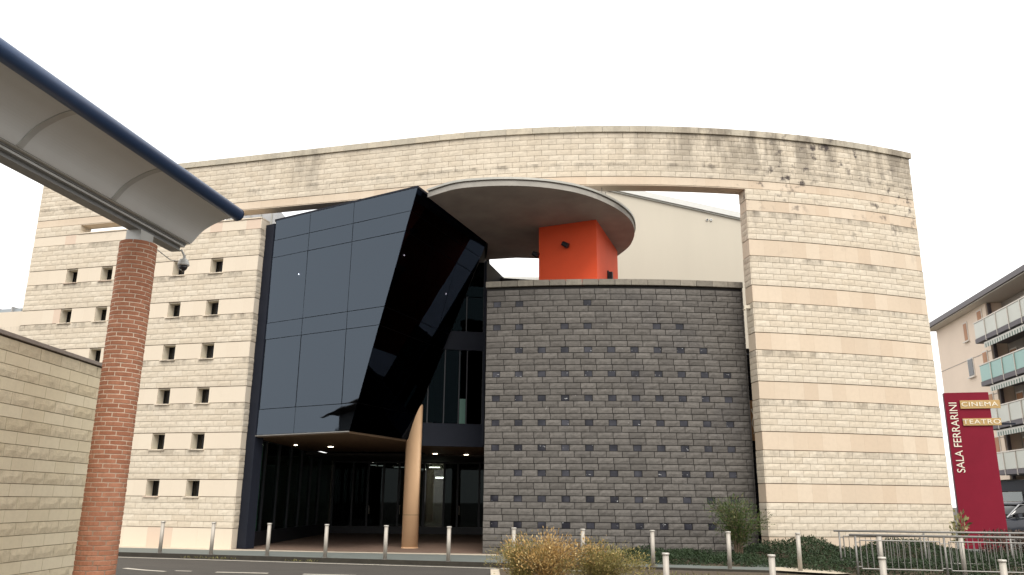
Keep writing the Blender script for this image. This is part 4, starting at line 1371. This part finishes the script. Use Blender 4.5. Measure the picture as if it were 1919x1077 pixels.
# ------------------------------------------------------------------ apartment block on the right
ap = thing('apartment_block', 'peach apartment block with wide eaves and long balconies at the right edge', 'building', loc=(32, 50, 0))
PA = Vector((30, 50, 0)); da = Vector((.1537, .9881, 0)).normalized(); na = Vector((.9881, -.1537, 0)).normalized()
def aq(t, o, z): return PA + da * t + na * o + Vector((0, 0, z))
def abox(name, t0, t1, o0, o1, z0, z1, m, parent=ap):
    b = MB(); b.hexa([aq(t0, o0, z0), aq(t0, o1, z0), aq(t1, o1, z0), aq(t1, o0, z0)], [aq(t0, o0, z1), aq(t0, o1, z1), aq(t1, o1, z1), aq(t1, o0, z1)])
    o = b.build(name, M[m], parent)
    if parent is not ap: o.matrix_local = Matrix.Identity(4)
    return o
TE = 10.9
abox('wall', 1.8, TE, 1.0, 14, 3.2, 14.55, 'apt_wall')
abox('recessed_wall', -16, 1.8, 2.0, 14, 3.2, 14.55, 'apt_grey')
abox('ground_floor', -16, TE - .2, 1.5, 14, 0, 3.2, 'apt_grey')
for z in (11.35, 8.57, 5.79): abox('string_course', 1.82, TE, .985, .999, z, z + .05, 'apt_grey')
abox('eave', -17, TE + .3, .30, 14.5, 14.56, 14.74, 'apt_eave')
abox('eave_gutter', -17, TE + .35, .16, .295, 14.62, 14.95, 'apt_fascia')
b = MB()
rfz = 14.745
b.add([aq(-17, .3, rfz), aq(TE + .3, .3, rfz), aq(TE + .3, 14.5, rfz), aq(-17, 14.5, rfz), aq(-14, 7, 17), aq(TE - 2, 7, 17)], [(0, 1, 5, 4), (1, 2, 5), (2, 3, 4, 5), (3, 0, 4), (3, 2, 1, 0)])
b.build('roof', M['roof_tile'], ap)
def awindow(t0, t1, z0, z1, o=1.2, m='shutter', sill=True):
    f = abox('window', t0, t1, o - .05, o - .002, z0, z1, 'white_frame')
    abox('shutter' if m == 'shutter' else 'pane', t0 + .1, t1 - .1, o - .075, o - .052, z0 + .08, z1 - .1, m, f)
    if sill: abox('sill', t0 - .08, t1 + .08, o - .16, o - .06, z0 - .08, z0 - .004, 'white_frame', f)
for k, zs in enumerate((12.05, 9.27, 6.49, 3.71)):
    bal = abox('balcony', -16, 1.55, .0, 2.0, zs - .28, zs, 'apt_slab')
    pm = ('panel_white', 'panel_teal', 'panel_white', 'panel_white')[k]
    s_ = 1.5
    abox('railing_panel', 1.47, 1.52, .04, 1.15, zs + .06, zs + 1.02, pm, bal)
    while s_ > -16:
        abox('railing_panel', s_ - 1.62, s_ - .02, .02, .045, zs + .02, zs + 1.0, pm, bal)
        abox('railing_post', s_ - 1.66, s_ - 1.62, -.03, .02, zs - .35, zs + 1.05, 'white_frame', bal)
        s_ -= 1.66
    abox('handrail', -16, 1.55, -.01, .07, zs + 1.02, zs + 1.09, 'white_frame', bal)
    if k > 0:
        aw = abox('awning', -16, .55, .1, .5, zs + 2.28, zs + 2.40, 'awn_white', ap)
        zt = zs + 2.28
        i = 0; t_ = .5
        while t_ > -13:
            abox('valance_stripe', t_ - .17, t_, .08, .095, zt - .24, zt, 'awn_green' if i % 2 else 'awn_white', aw)
            t_ -= .172; i += 1
    if k == 0: awindow(5.0, 5.7, zs + .62, zs + 1.95, 1.0)
    else: awindow(4.75, 5.75, zs + .9, zs + 2.2, 1.0, 'win_glass')
    awindow(2.4, 3.2, zs + 1.05, zs + 2.25, 1.0)
    awindow(.5, 1.5, zs + .05, zs + 2.1, 2.0)
    awindow(-2.0, -1.0, zs + .05, zs + 2.2, 2.0)
    awindow(-4.6, -3.6, zs + .05, zs + 2.2, 2.0)
abox('downpipe', 1.66, 1.79, 1.1, 1.3, 3.2, 14.5, 'apt_fascia')
abox('shop_fascia', -3.0, 5.0, 1.28, 1.49, 2.5, 3.15, 'slate_metal')
abox('shop_glass', -1.1, 1.2, 1.40, 1.44, .4, 2.45, 'shop_glass')
abox('shop_glass', 1.35, 4.5, 1.40, 1.44, .4, 2.45, 'shop_glass')
abox('shop_frame', 1.22, 1.33, 1.36, 1.48, 0, 2.49, 'black_metal')
abox('shop_frame', -1.25, -1.12, 1.36, 1.48, 0, 2.49, 'black_metal')
abox('shop_base', -1.1, 4.5, 1.38, 1.46, 0, .38, 'slate_metal')
abox('pillar', -2.6, -1.7, .5, 1.2, 0, 3.40, 'apt_wall')

# ------------------------------------------------------------------ parked cars
def make_car(label, loc, rz):
    t = thing('parked_car', label, 'car', 'cars parked by the apartment block', loc, rz)
    I = Matrix.Identity(4)
    def loft(st, name, m, smooth=True):
        b = MB(); vs = []; n = 12
        for x, hw, z0, z1, rr in st:
            for i in range(n):
                a = 2 * PI * (i + .5) / n
                cxx = math.copysign(abs(math.cos(a)) ** rr, math.cos(a)); szz = math.copysign(abs(math.sin(a)) ** rr, math.sin(a))
                vs.append((x, hw * cxx * 1.05, (z0 + z1) / 2 + (z1 - z0) / 2 * szz * 1.05))
        fs = [tuple(reversed(range(n))), tuple(range(len(vs) - n, len(vs)))]
        for j in range(len(st) - 1):
            for i in range(n): fs.append((j * n + i, j * n + (i + 1) % n, (j + 1) * n + (i + 1) % n, (j + 1) * n + i))
        b.add(vs, fs); me = b.mesh(name, smooth); return mesh_obj(name, me, M[m], t, I)
    loft([(-2.15, .70, .45, .85, .5), (-2.05, .84, .3, 1.0, .4), (-1.2, .9, .25, 1.08, .35), (0, .91, .24, 1.06, .35), (.9, .9, .25, 1.04, .35), (1.7, .86, .28, .95, .4), (2.1, .75, .35, .80, .5), (2.2, .6, .42, .68, .6)], 'body', 'car_paint')
    loft([(-1.95, .66, 1.0, 1.10, .6), (-1.55, .70, .98, 1.52, .45), (-.7, .70, .98, 1.66, .42), (.15, .70, .98, 1.64, .42), (.62, .69, .98, 1.45, .45), (1.2, .72, .98, 1.06, .6)], 'cabin', 'car_glass')
    loft([(-1.6, .60, 1.53, 1.57, .5), (-.7, .62, 1.655, 1.70, .45), (.15, .62, 1.635, 1.68, .45), (.5, .60, 1.53, 1.555, .5)], 'roof', 'car_paint')
    for s in (-1, 1):
        b = MB(); b.tube((1.22, s * .72, 1.03), (.45, s * .66, 1.55), .028, 6); b.tube((.45, s * .66, 1.55), (-1.5, s * .66, 1.56), .024, 6); b.build('pillar_trim', M['chrome'], None).parent = t
        b = MB(); b.tube((1.15, s * .90, 1.02), (-1.7, s * .92, 1.06), .014, 6); me = b.mesh('belt_trim'); mesh_obj('belt_trim', me, M['chrome'], t, I)
        b = MB(); b.box((.75, s * .92 - .04, 1.05), (.95, s * .92 + .12 * s, 1.2)) if s > 0 else b.box((.75, -1.04, 1.05), (.95, -.88, 1.2)); me = b.mesh('mirror'); mesh_obj('mirror', me, M['car_paint'], t, I)
        b = MB(); b.lathe([(.02, -.03), (.11, -.02), (.13, .02), (.1, .06)], (0, 0, 0), 12, Matrix.Translation((2.02, s * .62, .74)) @ Matrix.Rotation(PI / 2, 4, 'Y')); me = b.mesh('headlight', True); mesh_obj('headlight', me, M['white_plastic'], t, I)
        for x in (-1.35, 1.35):
            m4 = Matrix.Translation((x, s * .80, .33)) @ Matrix.Rotation(PI / 2, 4, 'X')
            b = MB(); b.lathe([(.24, -.11), (.31, -.11), (.33, -.07), (.33, .07), (.31, .11), (.24, .11)], (0, 0, 0), 24, m4); me = b.mesh('wheel', True); wv = mesh_obj('wheel', me, M['tyre'], t, I)
            b = MB(); b.lathe([(.05, -.10), (.235, -.09), (.235, .09), (.05, .10)], (0, 0, 0), 20, m4); me = b.mesh('rim', True); mesh_obj('rim', me, M['chrome'], wv, I)
    b = MB(); b.box((2.16, -.35, .45), (2.21, .35, .62)); me = b.mesh('grille'); mesh_obj('grille', me, M['black_metal'], t, I)
    return t
make_car('dark parked car half hidden behind the red sign', (21.6, 35.6, .1), PI + .25)
make_car('dark parked car at the far right edge, nose towards the railing', (25.4, 38.2, .1), PI + .55)

# ------------------------------------------------------------------ house across the street (it shows as a dark shape in the glass)
hs_ = thing('house_across_street', 'plain grey house with a low hipped roof reflected in the black glass', 'house', loc=(-42, 4, 0))
HY = -6.6
b = MB(); b.box((-48, 6 + HY, 0), (-38, 18.5 + HY, 8.4)); b.build('wall', M['house'], hs_)
b = MB(); b.add([(-49.2, 4.8 + HY, 8.4), (-36.8, 4.8 + HY, 8.4), (-36.8, 19.7 + HY, 8.4), (-49.2, 19.7 + HY, 8.4), (-43, 9 + HY, 10.9), (-43, 14 + HY, 10.9)], [(0, 1, 4), (1, 2, 5, 4), (2, 3, 5), (3, 0, 4, 5), (3, 2, 1, 0)])
b.build('roof', M['roof_tile'], hs_)
for z in (1.2, 3.9, 6.4):
    for y in (8.5 + HY, 11.9 + HY, 15.3 + HY):
        b = MB(); b.box((-37.99, y, z), (-37.93, y + 1.1, z + 1.4)); o = b.build('window', M['white_frame'], hs_)
        b = MB(); b.box((-37.925, y + .1, z + .1), (-37.91, y + 1.0, z + 1.3)); c = b.build('pane', M['win_glass'], o); c.matrix_local = Matrix.Identity(4)
